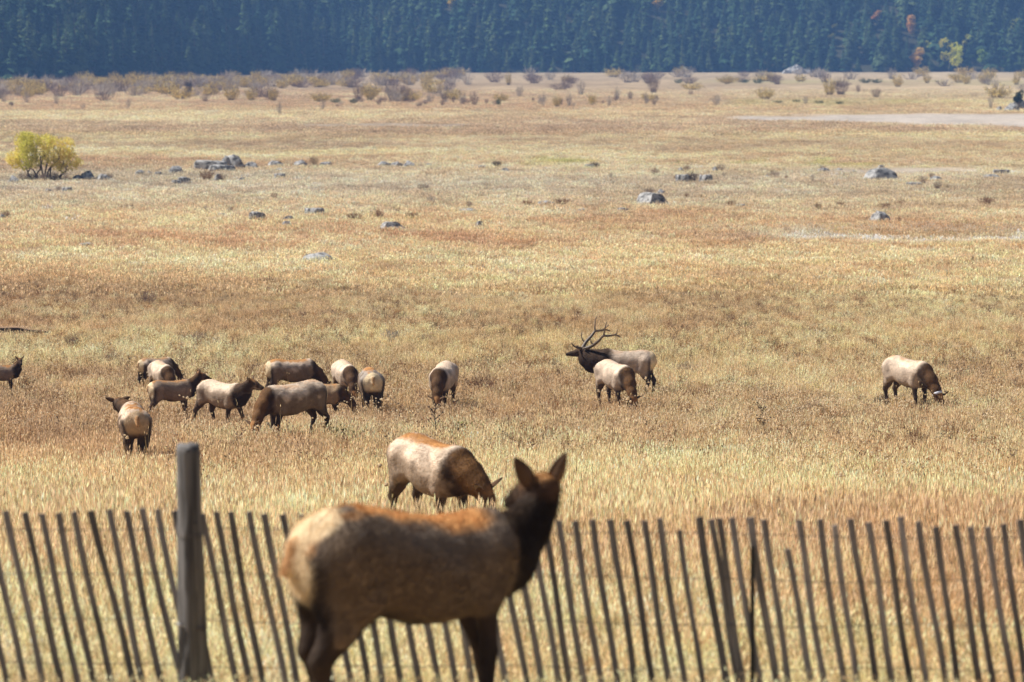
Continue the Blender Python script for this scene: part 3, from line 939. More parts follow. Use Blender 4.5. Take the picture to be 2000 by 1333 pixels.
def rand_col_material(name, cols, rough=.9, transl=.15):
    """colour ramp picked per object (or per copy), times the mesh's own value"""
    m, n, out = mat(name)
    oi = N(n, 'ShaderNodeObjectInfo'); cr = N(n, 'ShaderNodeValToRGB')
    e = cr.color_ramp.elements
    while len(e) < len(cols): e.new(.5)
    for i, c in enumerate(cols):
        e[i].position = i / (len(cols) - 1); e[i].color = (*c, 1)
    ac = N(n, 'ShaderNodeAttribute', attribute_type='GEOMETRY', attribute_name='col')
    mul = N(n, 'ShaderNodeMix', data_type='RGBA', blend_type='MULTIPLY'); mul.inputs[0].default_value = 1
    n.links.new(oi.outputs['Random'], cr.inputs[0]); n.links.new(cr.outputs[0], mul.inputs[6]); n.links.new(ac.outputs['Color'], mul.inputs[7])
    d = N(n, 'ShaderNodeBsdfDiffuse'); t = N(n, 'ShaderNodeBsdfTranslucent'); mx = N(n, 'ShaderNodeMixShader'); mx.inputs[0].default_value = transl
    n.links.new(mul.outputs[2], d.inputs[0]); n.links.new(mul.outputs[2], t.inputs[0]); n.links.new(d.outputs[0], mx.inputs[1]); n.links.new(t.outputs[0], mx.inputs[2])
    n.links.new(mx.outputs[0], out.inputs[0])
    return m
M_NEEDLE = rand_col_material('conifer_needles', [(.038, .078, .042), (.085, .125, .048), (.045, .090, .056), (.110, .145, .058), (.030, .058, .040)])
M_BARK = col_material('bark', .9, .4, 12, vary=.3)

def conifer_mesh(seed):
    r = np.random.default_rng(seed)
    V, Fc, C, MI = [], [], [], []
    H = 1.0
    for k in range(6):
        a, b = 2 * math.pi * k / 6, 2 * math.pi * (k + 1) / 6
        j = len(V)
        V += [(.018 * math.cos(a), .018 * math.sin(a), -.04), (.018 * math.cos(b), .018 * math.sin(b), -.04), (0, 0, .97)]
        Fc.append((j, j + 1, j + 2)); C += [(.16, .12, .09)] * 3; MI.append(1)
    z = r.uniform(.04, .16)
    full = r.uniform(.19, .32); pw = r.uniform(.6, 1.25); lop = r.uniform(0, .45); la = r.uniform(0, 6.28); lx, ly = r.normal(0, .035, 2)
    while z < .985:
        t = z
        R = full * (1 - t) ** pw * (1 - .35 * math.exp(-((t - .05) / .07) ** 2)) * (.75 + .5 * r.uniform()) + .008
        nb = max(4, int(10 * (1 - t) + 3))
        a0 = r.uniform(0, 6.28)
        for i in range(nb):
            if r.uniform() < .10: continue
            a = a0 + 6.283 * i / nb + r.normal(0, .25); rr = R * r.uniform(.45, 1.28) * (1 + lop * math.cos(a - la))
            ca, sa = math.cos(a), math.sin(a)
            dz = -rr * r.uniform(.1, .65)
            wd = rr * r.uniform(.28, .50)
            j = len(V); ox, oy = lx * t, ly * t
            V += [(ox, oy, z + .012), (ox + ca * rr * .55 - sa * wd, oy + sa * rr * .55 + ca * wd, z + dz * .45), (ox + ca * rr, oy + sa * rr, z + dz), (ox + ca * rr * .55 + sa * wd, oy + sa * rr * .55 - ca * wd, z + dz * .45), (ox + ca * rr * .6, oy + sa * rr * .6, z + dz * .3 + .022)]
            s = r.uniform(.6, 1.3)
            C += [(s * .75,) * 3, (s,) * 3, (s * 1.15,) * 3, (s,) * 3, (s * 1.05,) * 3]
            Fc += [(j, j + 1, j + 4), (j + 1, j + 2, j + 4), (j + 2, j + 3, j + 4), (j + 3, j, j + 4)]; MI += [0] * 4
        z += .055 * r.uniform(.6, 1.5) * (1 - .35 * t)
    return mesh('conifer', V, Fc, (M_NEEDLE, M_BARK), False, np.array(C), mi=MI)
CON = [conifer_mesh(600 + i) for i in range(9)]

def forest():
    P = []
    n = 9000
    px = rng.uniform(-420, 2420, n); e = rng.uniform(0, 128, n)
    d = front(px) + e + 2; x = (px - 1000) / F * d
    key = np.argsort(e)
    cell = {}
    for i in key:
        r_ = 3.8 if e[i] < 25 else 5.3
        q = (int(x[i] // r_), int(d[i] // r_))
        if any((q[0] + a, q[1] + b) in cell and math.hypot(x[i] - cell[(q[0] + a, q[1] + b)][0], d[i] - cell[(q[0] + a, q[1] + b)][1]) < r_ for a in (-1, 0, 1) for b in (-1, 0, 1)):
            continue
        cell[q] = (x[i], d[i]); P.append((x[i], d[i], e[i], px[i]))
    P = np.array(P)
    clear = np.zeros(len(P), bool)
    for ax, ay, _, _, w_ in ASPENS:       # openings around the broadleaf trees
        clear |= (np.abs(P[:, 3] - ax) < w_ * .75) & (P[:, 2] < ASP_E[(ax, ay)] + 3) & (P[:, 2] > ASP_E[(ax, ay)] - 24)
    P = P[~clear]
    P = P[(fbm(P[:, 0] / 11, P[:, 1] / 11, s=89, o=2) + rng.normal(0, .08, len(P)) > .27) | (P[:, 2] < 8)]
    hgt = rng.uniform(7, 23, len(P)) * (.75 + .5 * fbm(P[:, 0] / 18, P[:, 1] / 18, s=88)) * np.where(P[:, 2] < 5, .8, 1)
    z = hill_z(P[:, 0], P[:, 1])
    inview = (P[:, 3] > -40) & (P[:, 3] < 2040)
    first = np.where(inview)[0][:300]
    pick = np.zeros(len(P), bool); pick[first] = True
    for i in first:
        o = link('pine_tree', CON[int(rng.integers(9))])
        o.location = (P[i, 0], P[i, 1], z[i] - .2); s = hgt[i]; wv = s * rng.uniform(.9, 1.25)
        o.scale = (wv, wv, s); o.rotation_euler = (0, 0, rng.uniform(0, 6.28))
        tag(o, 'dark conifer in the front row of the forest at the foot of the hill', 'tree', 'conifers along the forest edge')
    R = P[~pick]; hg = hgt[~pick]; n = len(R)
    wv = hg * rng.uniform(.9, 1.25, n)
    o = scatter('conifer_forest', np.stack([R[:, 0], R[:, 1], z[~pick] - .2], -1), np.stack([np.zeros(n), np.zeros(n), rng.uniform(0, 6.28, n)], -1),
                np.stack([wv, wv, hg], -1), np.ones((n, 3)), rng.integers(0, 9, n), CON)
    tag(o, 'dense dark conifer forest covering the hillside', 'forest', None, 'stuff')

M_LEAF = col_material('autumn_leaf', .6, transl=.5)
def leafy_crown(seed, clumps, nleaf, size, colf):
    """leaf sized faces spread through ellipsoid clumps (cx, cy, cz, rx, ry, rz)"""
    r = np.random.default_rng(seed)
    cl = np.array(clumps); vol = cl[:, 3] * cl[:, 4] * cl[:, 5]
    k = r.choice(len(cl), nleaf, p=vol / vol.sum())
    d = r.normal(0, 1, (nleaf, 3)); d /= np.linalg.norm(d, axis=1)[:, None]
    p = cl[k, :3] + d * cl[k, 3:6] * (r.uniform(.25, 1.08, nleaf) ** .5)[:, None]
    keep = fbm(p[:, 0] * 1.6 / size * .14, p[:, 1] * 1.6 / size * .14, p[:, 2] * 1.6 / size * .14 + 4, s=seed, o=2) > .40
    p = p[keep]; n = len(p)
    u = r.normal(0, 1, (n, 3)); u /= np.linalg.norm(u, axis=1)[:, None]
    v = np.cross(u, r.normal(0, 1, (n, 3))); v /= np.linalg.norm(v, axis=1)[:, None]
    s = size * r.uniform(.6, 1.3, (n, 1))
    V = np.stack([p - u * s, p + v * s * .6, p + u * s, p - v * s * .6], 1).reshape(-1, 3)
    c = np.repeat(np.clip(colf(p, r), 0.01, .9), 4, 0)
    return mesh('crown', V, np.arange(4 * n).reshape(-1, 4), (M_LEAF,), False, c)

def limb(a, b, ra, rb, seed, bend=.12, n=6):
    r = np.random.default_rng(seed); a, b = np.array(a, float), np.array(b, float)
    L_ = np.linalg.norm(b - a)
    pts = [a + (b - a) * t + (r.normal(0, bend * L_, 3) * math.sin(math.pi * t) if 0 < t < 1 else 0) * .6 for t in np.linspace(0, 1, n)]
    return tube(smooth_path(pts, n * 2), np.linspace(ra, rb, n * 2), 6)

def join_parts(parts):
    V, Fc = [], []
    for v, f in parts:
        k = len(V); V += list(v); Fc += [tuple(k + i for i in q) for q in f]
    return V, Fc

# broadleaf trees turning colour in the forest: image column, row of the crown's middle, colour, label, width in rows
ASPENS = [(880, 0, (238, 208, 70), 'yellow aspen at the top edge above the left part of the forest', 20), (1285, 0, (236, 206, 90), 'yellow aspen at the top of the forest right of centre', 26),
          (1708, 33, (214, 168, 98), 'small orange tree highest on the right of the wooded hill', 16), (1776, 49, (222, 180, 98), 'bright orange tree among conifers, right of the smaller orange one', 24),
          (1628, 56, (150, 150, 70), 'faint olive tree left of the orange ones in the forest', 12), (1620, 76, (160, 156, 72), 'faint olive yellow tree lowest left of the orange ones', 12),
          (1790, 114, (222, 188, 98), 'orange yellow tree at the forest foot with greener right side', 26), (1810, 92, (190, 196, 86), 'small yellow green tree above the orange yellow one', 15),
          (1850, 104, (216, 210, 90), 'largest yellow green tree near the forest edge on the right', 36), (1881, 78, (196, 192, 84), 'slim yellow tree standing above the largest yellow green one', 14),
          (1914, 113, (158, 184, 84), 'green yellow tree right of the largest yellow one', 20), (1978, 48, (176, 182, 80), 'yellow green tree near the right edge high in the forest', 18),
          (1938, 76, (140, 150, 72), 'dull olive tree between the conifers near the right edge', 14)]
ASP_E = {}
for ax, ay, ac_, al, aw in ASPENS:
    for e in np.arange(1, 150, .5):
        d_ = float(front(ax)) + e; x_ = (ax - 1000) / F * d_
        z_ = float(hill_z(np.array([x_]), np.array([d_]))[0])
        if pix(x_, d_, z_ + aw / 3.8 * 1.0)[1] <= ay: break
    ASP_E[(ax, ay)] = e
forest()
for i, (ax, ay, ac_, al, aw) in enumerate(ASPENS):
    d_ = float(front(ax)) + ASP_E[(ax, ay)]; x_ = (ax - 1000) / F * d_
    z_ = float(hill_z(np.array([x_]), np.array([d_]))[0])
    R_ = aw / 3.9 / 2 * 1.12
    root = empty('aspen_tree', (x_, d_, z_ - .2)); tag(root, al, 'tree', 'autumn trees in the forest')
    base = np.array(L(*ac_))
    cf = lambda p, r, b=base, R_=R_: b * r.uniform(.65, 1.25, (len(p), 1)) * np.stack([1 + 0 * p[:, 0], 1 + .10 * np.clip(p[:, 0] / R_, -1, 1), 1 + 0 * p[:, 0]], -1)
    cl = [(rng.normal(0, R_ * .4), rng.normal(0, R_ * .4), R_ * (1.1 + q * .42), R_ * .62, R_ * .62, R_ * .55) for q in range(5)]
    link('crown', leafy_crown(700 + i, cl, 1300, .6, cf), root)
    v, f = limb((0, 0, -.3), (0, 0, R_ * 2.2), .16, .05, i)
    link('trunk', mesh('trunk', v, f, (M_BARK,), True, np.tile((.45, .42, .36), (len(v), 1))), root)

# ------------------------------------------------------------------ rocks
M_ROCK, n_, out_ = mat('granite')
tc = N(n_, 'ShaderNodeTexCoord'); nz1 = N(n_, 'ShaderNodeTexNoise', i_Scale=3.2, i_Detail=8.0); nz2 = N(n_, 'ShaderNodeTexNoise', i_Scale=16.0, i_Detail=5.0)
n_.links.new(tc.outputs['Object'], nz1.inputs[0]); n_.links.new(tc.outputs['Object'], nz2.inputs[0])
cr = N(n_, 'ShaderNodeValToRGB'); cr.color_ramp.elements[0].position = .36; cr.color_ramp.elements[1].position = .56
cr.color_ramp.elements[0].color = (.075, .072, .07, 1); cr.color_ramp.elements[1].color = (.50, .485, .46, 1)
n_.links.new(nz1.outputs[0], cr.inputs[0])
mr = N(n_, 'ShaderNodeMapRange'); mr.inputs[1].default_value = .3; mr.inputs[2].default_value = .7; mr.inputs[3].default_value = .6; mr.inputs[4].default_value = 1.15
n_.links.new(nz2.outputs[0], mr.inputs[0])
mu = N(n_, 'ShaderNodeMix', data_type='RGBA', blend_type='MULTIPLY'); mu.inputs[0].default_value = 1
n_.links.new(cr.outputs[0], mu.inputs[6]); n_.links.new(mr.outputs[0], mu.inputs[7])
pr_ = N(n_, 'ShaderNodeBsdfPrincipled', i_Roughness=.85); pr_.inputs['Specular IOR Level'].default_value = .25
n_.links.new(mu.outputs[2], pr_.inputs['Base Color'])
bp = N(n_, 'ShaderNodeBump', i_Strength=.6, i_Distance=.06); n_.links.new(nz2.outputs[0], bp.inputs['Height']); n_.links.new(bp.outputs[0], pr_.inputs['Normal'])
n_.links.new(pr_.outputs[0], out_.inputs[0])

def rock_mesh(seed, cuts=9, flat=1.0, ridge=0.0, slab=0.0):
    """unit boulder (x, y in -1..1, z 0..1) made of a noisy ball chopped by planes, standing on z = 0"""
    r = np.random.default_rng(seed)
    bm = bmesh.new(); bmesh.ops.create_icosphere(bm, subdivisions=4, radius=1.0)
    V = np.array([v.co[:] for v in bm.verts])
    for i in range(cuts):
        nrm = r.normal(0, 1, 3); nrm[2] = abs(nrm[2]) * .8; nrm /= np.linalg.norm(nrm); off = r.uniform(.55, .88)
        dd = V @ nrm - off; V = V - np.outer(np.maximum(dd, 0) * .92, nrm)
    if slab: V[:, 2] = np.where(V[:, 2] > slab, slab + (V[:, 2] - slab) * .15, V[:, 2])
    if ridge:
        nrm = unit((.75, -.6, .45)); dd = V @ nrm - .28; V = V - np.outer(np.maximum(dd, 0), nrm)
        nrm = unit((-.7, -.35, .62)); dd = V @ nrm - .45; V = V - np.outer(np.maximum(dd, 0), nrm)
    k = (fbm(V[:, 0] * 2.2, V[:, 1] * 2.2, V[:, 2] * 2.2 + 3, s=seed, o=4) - .5) * .32
    V = V * (1 + k[:, None])
    V[:, 2] = np.maximum(V[:, 2], -.35)
    V[:, :2] /= np.abs(V[:, :2]).max(0); V[:, 2] = V[:, 2] / V[:, 2].max()
    for v, c in zip(bm.verts, V): v.co = c
    me = bpy.data.meshes.new('boulder'); bm.to_mesh(me); bm.free()
    me.materials.append(M_ROCK)
    a = np.array([len(p.vertices) for p in me.polygons])
    me.polygons.foreach_set('use_smooth', np.ones(len(a), bool))
    return me
ROCKS = [rock_mesh(800 + i, 7 + i) for i in range(6)] + [rock_mesh(820, 6, 1, 1.0), rock_mesh(821, 14), rock_mesh(822, 6, slab=.42), rock_mesh(823, 5, slab=.5)]

def rock(cx, by, w_, h_, label, var=None, group='boulders scattered over the meadow', name='boulder', dd=0.0, tilt=0.0, lift=0.0, deep=.8):
    d = dist(by) + dd
    p = onground(cx, d); sc = d / F
    o = link(name, ROCKS[int(rng.choice([0, 1, 2, 3, 4, 5, 8, 9])) if var is None else var])
    W, Hh = w_ * sc / 2, h_ * sc
    o.location = (p.x, p.y + W * deep * .5, p.z - Hh * .06 + lift * sc)
    o.scale = (W * 1.22, W * deep * 1.1, Hh * 1.08)
    o.rotation_euler = (0, math.radians(tilt), rng.choice([0, math.pi]) * (0 if var is not None else 1) + rng.normal(0, .25))
    return tag(o, label, 'rock', group)

for a in [
 (27, 357, 24, 13, 'grey boulder at the left foot of the yellow tree'),
 (173, 351, 32, 16, 'dark rounded boulder just right of the yellow tree'),
 (201, 352, 27, 11, 'low grey boulder, second one right of the yellow tree'),
 (150, 351, 20, 8, 'low pale rock between the yellow tree and a dark boulder'),
 (95, 373, 16, 5, 'flat small rock in the grass below the yellow tree'),
 (130, 373, 19, 8, 'small dark rock beside a shrub below the yellow tree'),
 (271, 341, 21, 8, 'mottled low rock, first of three small ones right of the yellow tree'),
 (292, 340, 10, 6, 'tiny pale rock, middle of the three right of the yellow tree'),
 (309, 341, 11, 5, 'tiny rock, last of the three right of the yellow tree'),
 (340, 337, 30, 13, 'dark dome shaped rock left of the big leaning boulder'),
 (344, 359, 20, 7, 'low dark rock touching a pale domed one in the grass'),
 (360, 358, 22, 12, 'pale domed rock touching a low dark one in the grass'),
 (424, 352, 17, 12, 'small rock wedged between two rusty shrubs'),
 (473, 351, 12, 5, 'tiny rock alone right of the rusty shrubs'),
 (502, 430, 28, 15, 'grey rock with a pale top in the left centre grass'),
 (168, 480, 36, 6, 'flat pale slab lying low in the grass at far left'),
 (434, 421, 17, 4, 'thin pale rock barely above the grass, near a small shrub'),
 (3, 428, 13, 10, 'rock cut by the left edge beside a rusty shrub'),
 (536, 323, 31, 10, 'low dark boulder with brown shrub on it, right of the leaning boulder'),
 (590, 323, 29, 11, 'pale grey boulder against a tan bush'),
 (636, 323, 20, 7, 'small split rock right of the tan bush'),
 (546, 347, 19, 8, 'dark domed small rock in the pale grass below the tan bush'),
 (547, 332, 17, 4, 'flat dark rock above the small domed one'),
 (613, 419, 35, 11, 'mottled grey rock lying in golden grass, left of centre'),
 (563, 429, 22, 6, 'upper of two small bleached rocks left of centre'),
 (562, 441, 20, 8, 'lower of two small bleached rocks left of centre'),
 (747, 325, 32, 9, 'left block of the dark rock row on the ridge'),
 (777, 325, 27, 8, 'middle low block of the dark rock row on the ridge'),
 (800, 326, 25, 11, 'right tallest block of the dark rock row on the ridge'),
 (836, 324, 12, 4, 'tiny pale rock just right of the dark rock row'),
 (940, 329, 17, 5, 'small pale rock left of a dark round shrub on the ridge'),
 (935, 441, 18, 10, 'small round speckled rock in the middle of the golden grass'),
 (988, 334, 16, 6, 'small brownish rock below the dark round shrub'),
 (1151, 328, 16, 6, 'pale rock under a black shrub on the ridge'),
 (1290, 381, 20, 10, 'pale rock peeking out behind the big two faced boulder'),
 (1333, 355, 23, 14, 'white speckled boulder on the left of a dark shrub clump'),
 (1378, 355, 26, 14, 'dark speckled boulder on the right of a dark shrub clump'),
 (1331, 335, 13, 8, 'small pale rock leaning on a shrub above the speckled boulders'),
 (1398, 334, 12, 8, 'small pale rock left of a shrub on the ridge, right of the speckled boulders'),
 (1069, 399, 37, 7, 'long flat greenish rock beside a low brown shrub'),
 (1136, 412, 19, 4, 'thin bleached rock left of the two faced boulder'),
 (1217, 412, 19, 5, 'thin dark rock just left of the two faced boulder'),
 (1447, 403, 17, 5, 'small white rock lying among brown shrubs right of centre'),
 (1720, 328, 15, 5, 'dark small rock showing behind the huge rounded boulder'),
 (1786, 361, 28, 5, 'low pale rock left of two shrubs on the right'),
 (1831, 352, 27, 8, 'pale rock between two shrubs on the right'),
 (1956, 340, 28, 8, 'pale domed rock near the right edge'),
 (1934, 347, 37, 5, 'long flat pale rock below the domed one near the right edge'),
 (1612, 335, 26, 7, 'dark flat rock left of the huge rounded boulder'),
 (1638, 332, 14, 3, 'sliver of rock on the bare ground left of the huge boulder'),
 (1668, 336, 9, 4, 'pebble sized dark rock on bare ground near the huge boulder'),
 (1500, 345, 12, 5, 'small white rock in front of a spreading shrub'),
]: rock(*a)
rock(411, 330, 58, 17, 'long flat topped dark boulder at the left of the biggest rock pile', 8)
rock(434, 332, 46, 12, 'low slab boulder in front of the biggest rock pile', 9, dd=-1)
rock(460, 329, 48, 24, 'big dark leaning boulder of the rock pile on the left ridge', 7, dd=2, tilt=14)
rock(440, 329, 15, 11, 'small pale stone perched on top of the biggest rock pile', 2, dd=2, lift=13)
rock(493, 327, 30, 11, 'dark boulder at the right end of the biggest rock pile')
rock(760, 447, 54, 14, 'long wedge rock with pale left slope and dark right end', 6, tilt=-8)
rock(629, 507, 68, 14, 'long bleached flat rock, nearest rock to the herd', 5, deep=.9)
rock(919, 413, 40, 6, 'long thin bleached rock left of the middle', 5)
rock(1277, 399, 70, 22, 'big boulder with bright left face and black right face', 6)
rock(1716, 349, 75, 21, 'huge rounded grey boulder on the right of the meadow', 3)
rock(1722, 431, 40, 18, 'pale humped boulder standing alone in golden grass on the right', 4)
for a in [(1975, 217, 30, 14, 'front rock of the pile at the right edge below the dark juniper'), (1995, 213, 30, 18, 'upper rock of the pile at the right edge below the dark juniper'),
          (1952, 216, 14, 7, 'small left rock of the pile at the right edge')]: rock(*a, group='rock pile at the right edge')
for cx, by, w_, h_ in [(1535, 144.5, 20, 7), (1552, 144.2, 26, 10), (1566, 144.5, 22, 9), (1578, 144, 22, 8), (1545, 143.6, 30, 14), (1562, 143.4, 26, 17)]:
    o = rock(cx, by, w_, h_, 'pale rock of the bleached heap at the forest foot', group='bleached rock heap at the forest foot')
    o.data = o.data.copy() if False else o.data

# ------------------------------------------------------------------ shrubs
M_TWIG = col_material('shrub_twig', .85, transl=.12)
def bush_mesh(seed, n=150, spread=1.0, col=((.16, .11, .10), (.24, .17, .14)), leaf=None, nleaf=0, w=.018):
    """unit bush (radius 1, height 1): forked twigs fanning up from the root, optionally leaves"""
    r = np.random.default_rng(seed); V, Fc, C = [], [], []
    def twig(a, b, wd, c):
        s = np.cross(b - a, r.normal(0, 1, 3)); s = s / (np.linalg.norm(s) + 1e-9) * wd
        j = len(V); V.extend([a - s, a + s, b]); C.extend([c] * 3); Fc.append((j, j + 1, j + 2))
    for i in range(n):
        a = r.uniform(0, 6.283); sp = spread * math.sqrt(r.uniform(0, 1)); h = r.uniform(.45, 1.0) * (1 - .25 * sp * sp)
        b0 = np.array([math.cos(a), math.sin(a), 0]) * sp * .30 - np.array([0, 0, .05]); tip = np.array([math.cos(a) * sp * .95, math.sin(a) * sp * .95, h])
        c = np.array(col[0]) * (1 - (q := r.uniform())) + np.array(col[1]) * q; c = c * r.uniform(.6, 1.2)
        mid = b0 + (tip - b0) * .55 + r.normal(0, .06, 3)
        twig(b0, mid, w, c); twig(mid - (mid - b0) * .1, tip, w * .7, c)
        for k in range(3): 
            t = r.uniform(.4, .9); p = mid + (tip - mid) * t; twig(p, p + (tip - b0) * .22 + r.normal(0, .11, 3), w * .55, c)
        if leaf is not None:
            for k in range(nleaf):
                p = b0 + (tip - b0) * r.uniform(.3, 1.05) + r.normal(0, .07, 3); u = r.normal(0, 1, 3); u /= np.linalg.norm(u); v = np.cross(u, r.normal(0, 1, 3)); v /= np.linalg.norm(v) + 1e-9
                s = .055 * r.uniform(.5, 1.4); j = len(V); V.extend([p - u * s, p + v * s * .5, p + u * s, p - v * s * .5]); C.extend([np.array(leaf) * r.uniform(.6, 1.25)] * 4); Fc.append((j, j + 1, j + 2)); Fc.append((j, j + 2, j + 3))
    return mesh('bush', np.array(V), Fc, (M_TWIG,), False, np.array(C))
BUSH = dict(  # twig and leaf colours of the real plants
 grey=[bush_mesh(900 + i, 60, 1, ((.39, .34, .29), (.57, .50, .41)), w=.034) for i in range(3)],
 brown=[bush_mesh(910 + i, 120, 1, ((.19, .13, .105), (.34, .25, .20))) for i in range(3)],
 rust=[bush_mesh(920 + i, 120, 1, ((.20, .10, .06), (.32, .19, .11)), (.24, .12, .05), 2) for i in range(3)],
 olive=[bush_mesh(930 + i, 70, 1, ((.20, .16, .12), (.28, .22, .14)), (.78, .60, .20), 10) for i in range(3)],
 tan=[bush_mesh(940 + i, 130, .9, ((.34, .25, .15), (.48, .36, .22))) for i in range(2)],
 green=[bush_mesh(950 + i, 60, 1, ((.10, .12, .06), (.14, .16, .07)), (.10, .13, .05), 12) for i in range(2)],
 dark=[bush_mesh(960 + i, 140, 1, ((.07, .05, .05), (.12, .085, .08)), (.05, .05, .045), 3) for i in range(2)])
_bi = {}
def shrub(cx, by, w_, h_, kind, label, group='low shrubs between the boulders', name='shrub', dd=0.0, sink=0.0):
    d = dist(by) + dd
    p = onground(cx, d); sc = d / F
    k = _bi.get(kind, 0); _bi[kind] = k + 1
    o = link(name, BUSH[kind][k % len(BUSH[kind])])
    W, Hh = w_ * sc / 2, h_ * sc
    o.location = (p.x, p.y, p.z - sink)
    o.scale = (W, W * .85, Hh * 1.08)
    o.rotation_euler = (0, 0, rng.uniform(0, 6.28))
    return tag(o, label, 'shrub', group)

for a in [
 (404, 351, 38, 20, 'rust', 'large rusty shrub below the biggest rock pile'), (433, 352, 22, 13, 'brown', 'smaller brown shrub right of the large rusty one'),
 (114, 373, 14, 12, 'brown', 'shrub beside a small dark rock below the yellow tree'), (451, 414, 14, 12, 'brown', 'small round shrub alone in the grass, left'),
 (403, 412, 15, 10, 'grey', 'small greyish shrub in the grass on the left'), (13, 427, 20, 16, 'rust', 'rusty shrub at the left edge beside a rock'),
 (536, 389, 20, 12, 'brown', 'purple brown shrub alone in the pale grass, left of centre'), (613, 322, 24, 18, 'tan', 'tan bush behind a pale grey boulder on the ridge'),
 (827, 372, 28, 14, 'brown', 'upper of two purple brown shrubs in the middle'), (841, 397, 24, 14, 'grey', 'lower greyer of two shrubs in the middle'),
 (492, 430, 16, 12, 'grey', 'shrub hugging the left of a grey rock'), (692, 428, 42, 11, 'rust', 'wide low rusty shrub left of the wedge rock'),
 (741, 428, 22, 18, 'rust', 'upright rusty shrub above the wedge rock'), (779, 415, 15, 8, 'rust', 'small rusty shrub right above the wedge rock'),
 (806, 427, 30, 12, 'rust', 'low rusty shrub right of the wedge rock'), (917, 405, 17, 12, 'brown', 'shrub above the long thin bleached rock'),
 (970, 326, 25, 11, 'dark', 'dark round shrub on the ridge in the middle'), (1193, 348, 12, 10, 'grey', 'tiny grey shrub in pale grass right of the middle'),
 (1279, 341, 18, 13, 'brown', 'shrub on the pale ground left of the speckled boulders'), (1341, 386, 12, 9, 'rust', 'tiny shrub right of the two faced boulder'),
 (1268, 380, 25, 11, 'brown', 'purple shrub behind the two faced boulder'), (1352, 354, 32, 17, 'dark', 'dark shrub between the two speckled boulders'),
 (1320, 353, 13, 11, 'rust', 'rusty shrub at the left of the white speckled boulder'), (1342, 335, 20, 13, 'brown', 'shrub over a small rock above the speckled boulders'),
 (1408, 334, 20, 13, 'brown', 'purple shrub beside a small rock on the ridge, right of centre'), (1414, 343, 10, 8, 'grey', 'tiny grey shrub below the purple one on the ridge'),
 (1098, 399, 40, 11, 'rust', 'low brown shrub right of the flat greenish rock'), (1030, 400, 26, 9, 'rust', 'low brown shrub left of the flat greenish rock'),
 (1162, 327, 24, 9, 'dark', 'black low shrub with bare stems on the ridge'), (1510, 345, 36, 13, 'brown', 'spreading shrub with a small white rock before it'),
 (1587, 351, 15, 12, 'grey', 'small upright shrub left of the huge rounded boulder'), (1803, 358, 23, 16, 'brown', 'taller of the shrubs right of the huge boulder'),
 (1831, 367, 22, 13, 'brown', 'shrub below the taller one, right of the huge boulder'), (1820, 349, 16, 11, 'brown', 'shrub at the top of the trio right of the huge boulder'),
 (1925, 397, 46, 14, 'rust', 'wide brown shrub near the right edge above the humped boulder'), (1428, 401, 26, 11, 'rust', 'brown shrub beside a small white rock'),
 (1598, 406, 20, 12, 'rust', 'brown shrub in the grass left of the humped boulder'), (1641, 401, 22, 10, 'rust', 'low brown shrub, second left of the humped boulder'),
 (1728, 404, 30, 10, 'rust', 'low brown shrub right above the humped boulder'), (1760, 398, 22, 8, 'rust', 'reddish shrub right of and above the humped boulder'),
 (1756, 433, 11, 9, 'rust', 'tiny brown shrub touching the right of the humped boulder'), (690, 401, 10, 6, 'rust', 'tiny shrub in the grass left of two stacked shrubs'),
 (1606, 333, 18, 10, 'brown', 'shrub on the dark flat rock left of the huge boulder'), (936 + 600, 348, 9, 9, 'rust', 'thin upright weed between shrubs on the right'),
 (540, 321, 24, 9, 'rust', 'brown shrub growing over a low dark boulder'), (1850, 366, 10, 6, 'rust', 'tiny shrub right of the shrub trio'), (216, 351, 16, 11, 'brown', 'shrub at the right end of the boulders by the yellow tree'),
]: shrub(*a)
for i, (cx, w_) in enumerate([(45, 26), (64, 30), (84, 28), (104, 30), (128, 24)]):
    shrub(cx, 354, w_, 15, 'dark' if i % 2 else 'brown', 'dark twiggy shrub under the crown of the yellow tree', 'shrubs under the yellow tree')

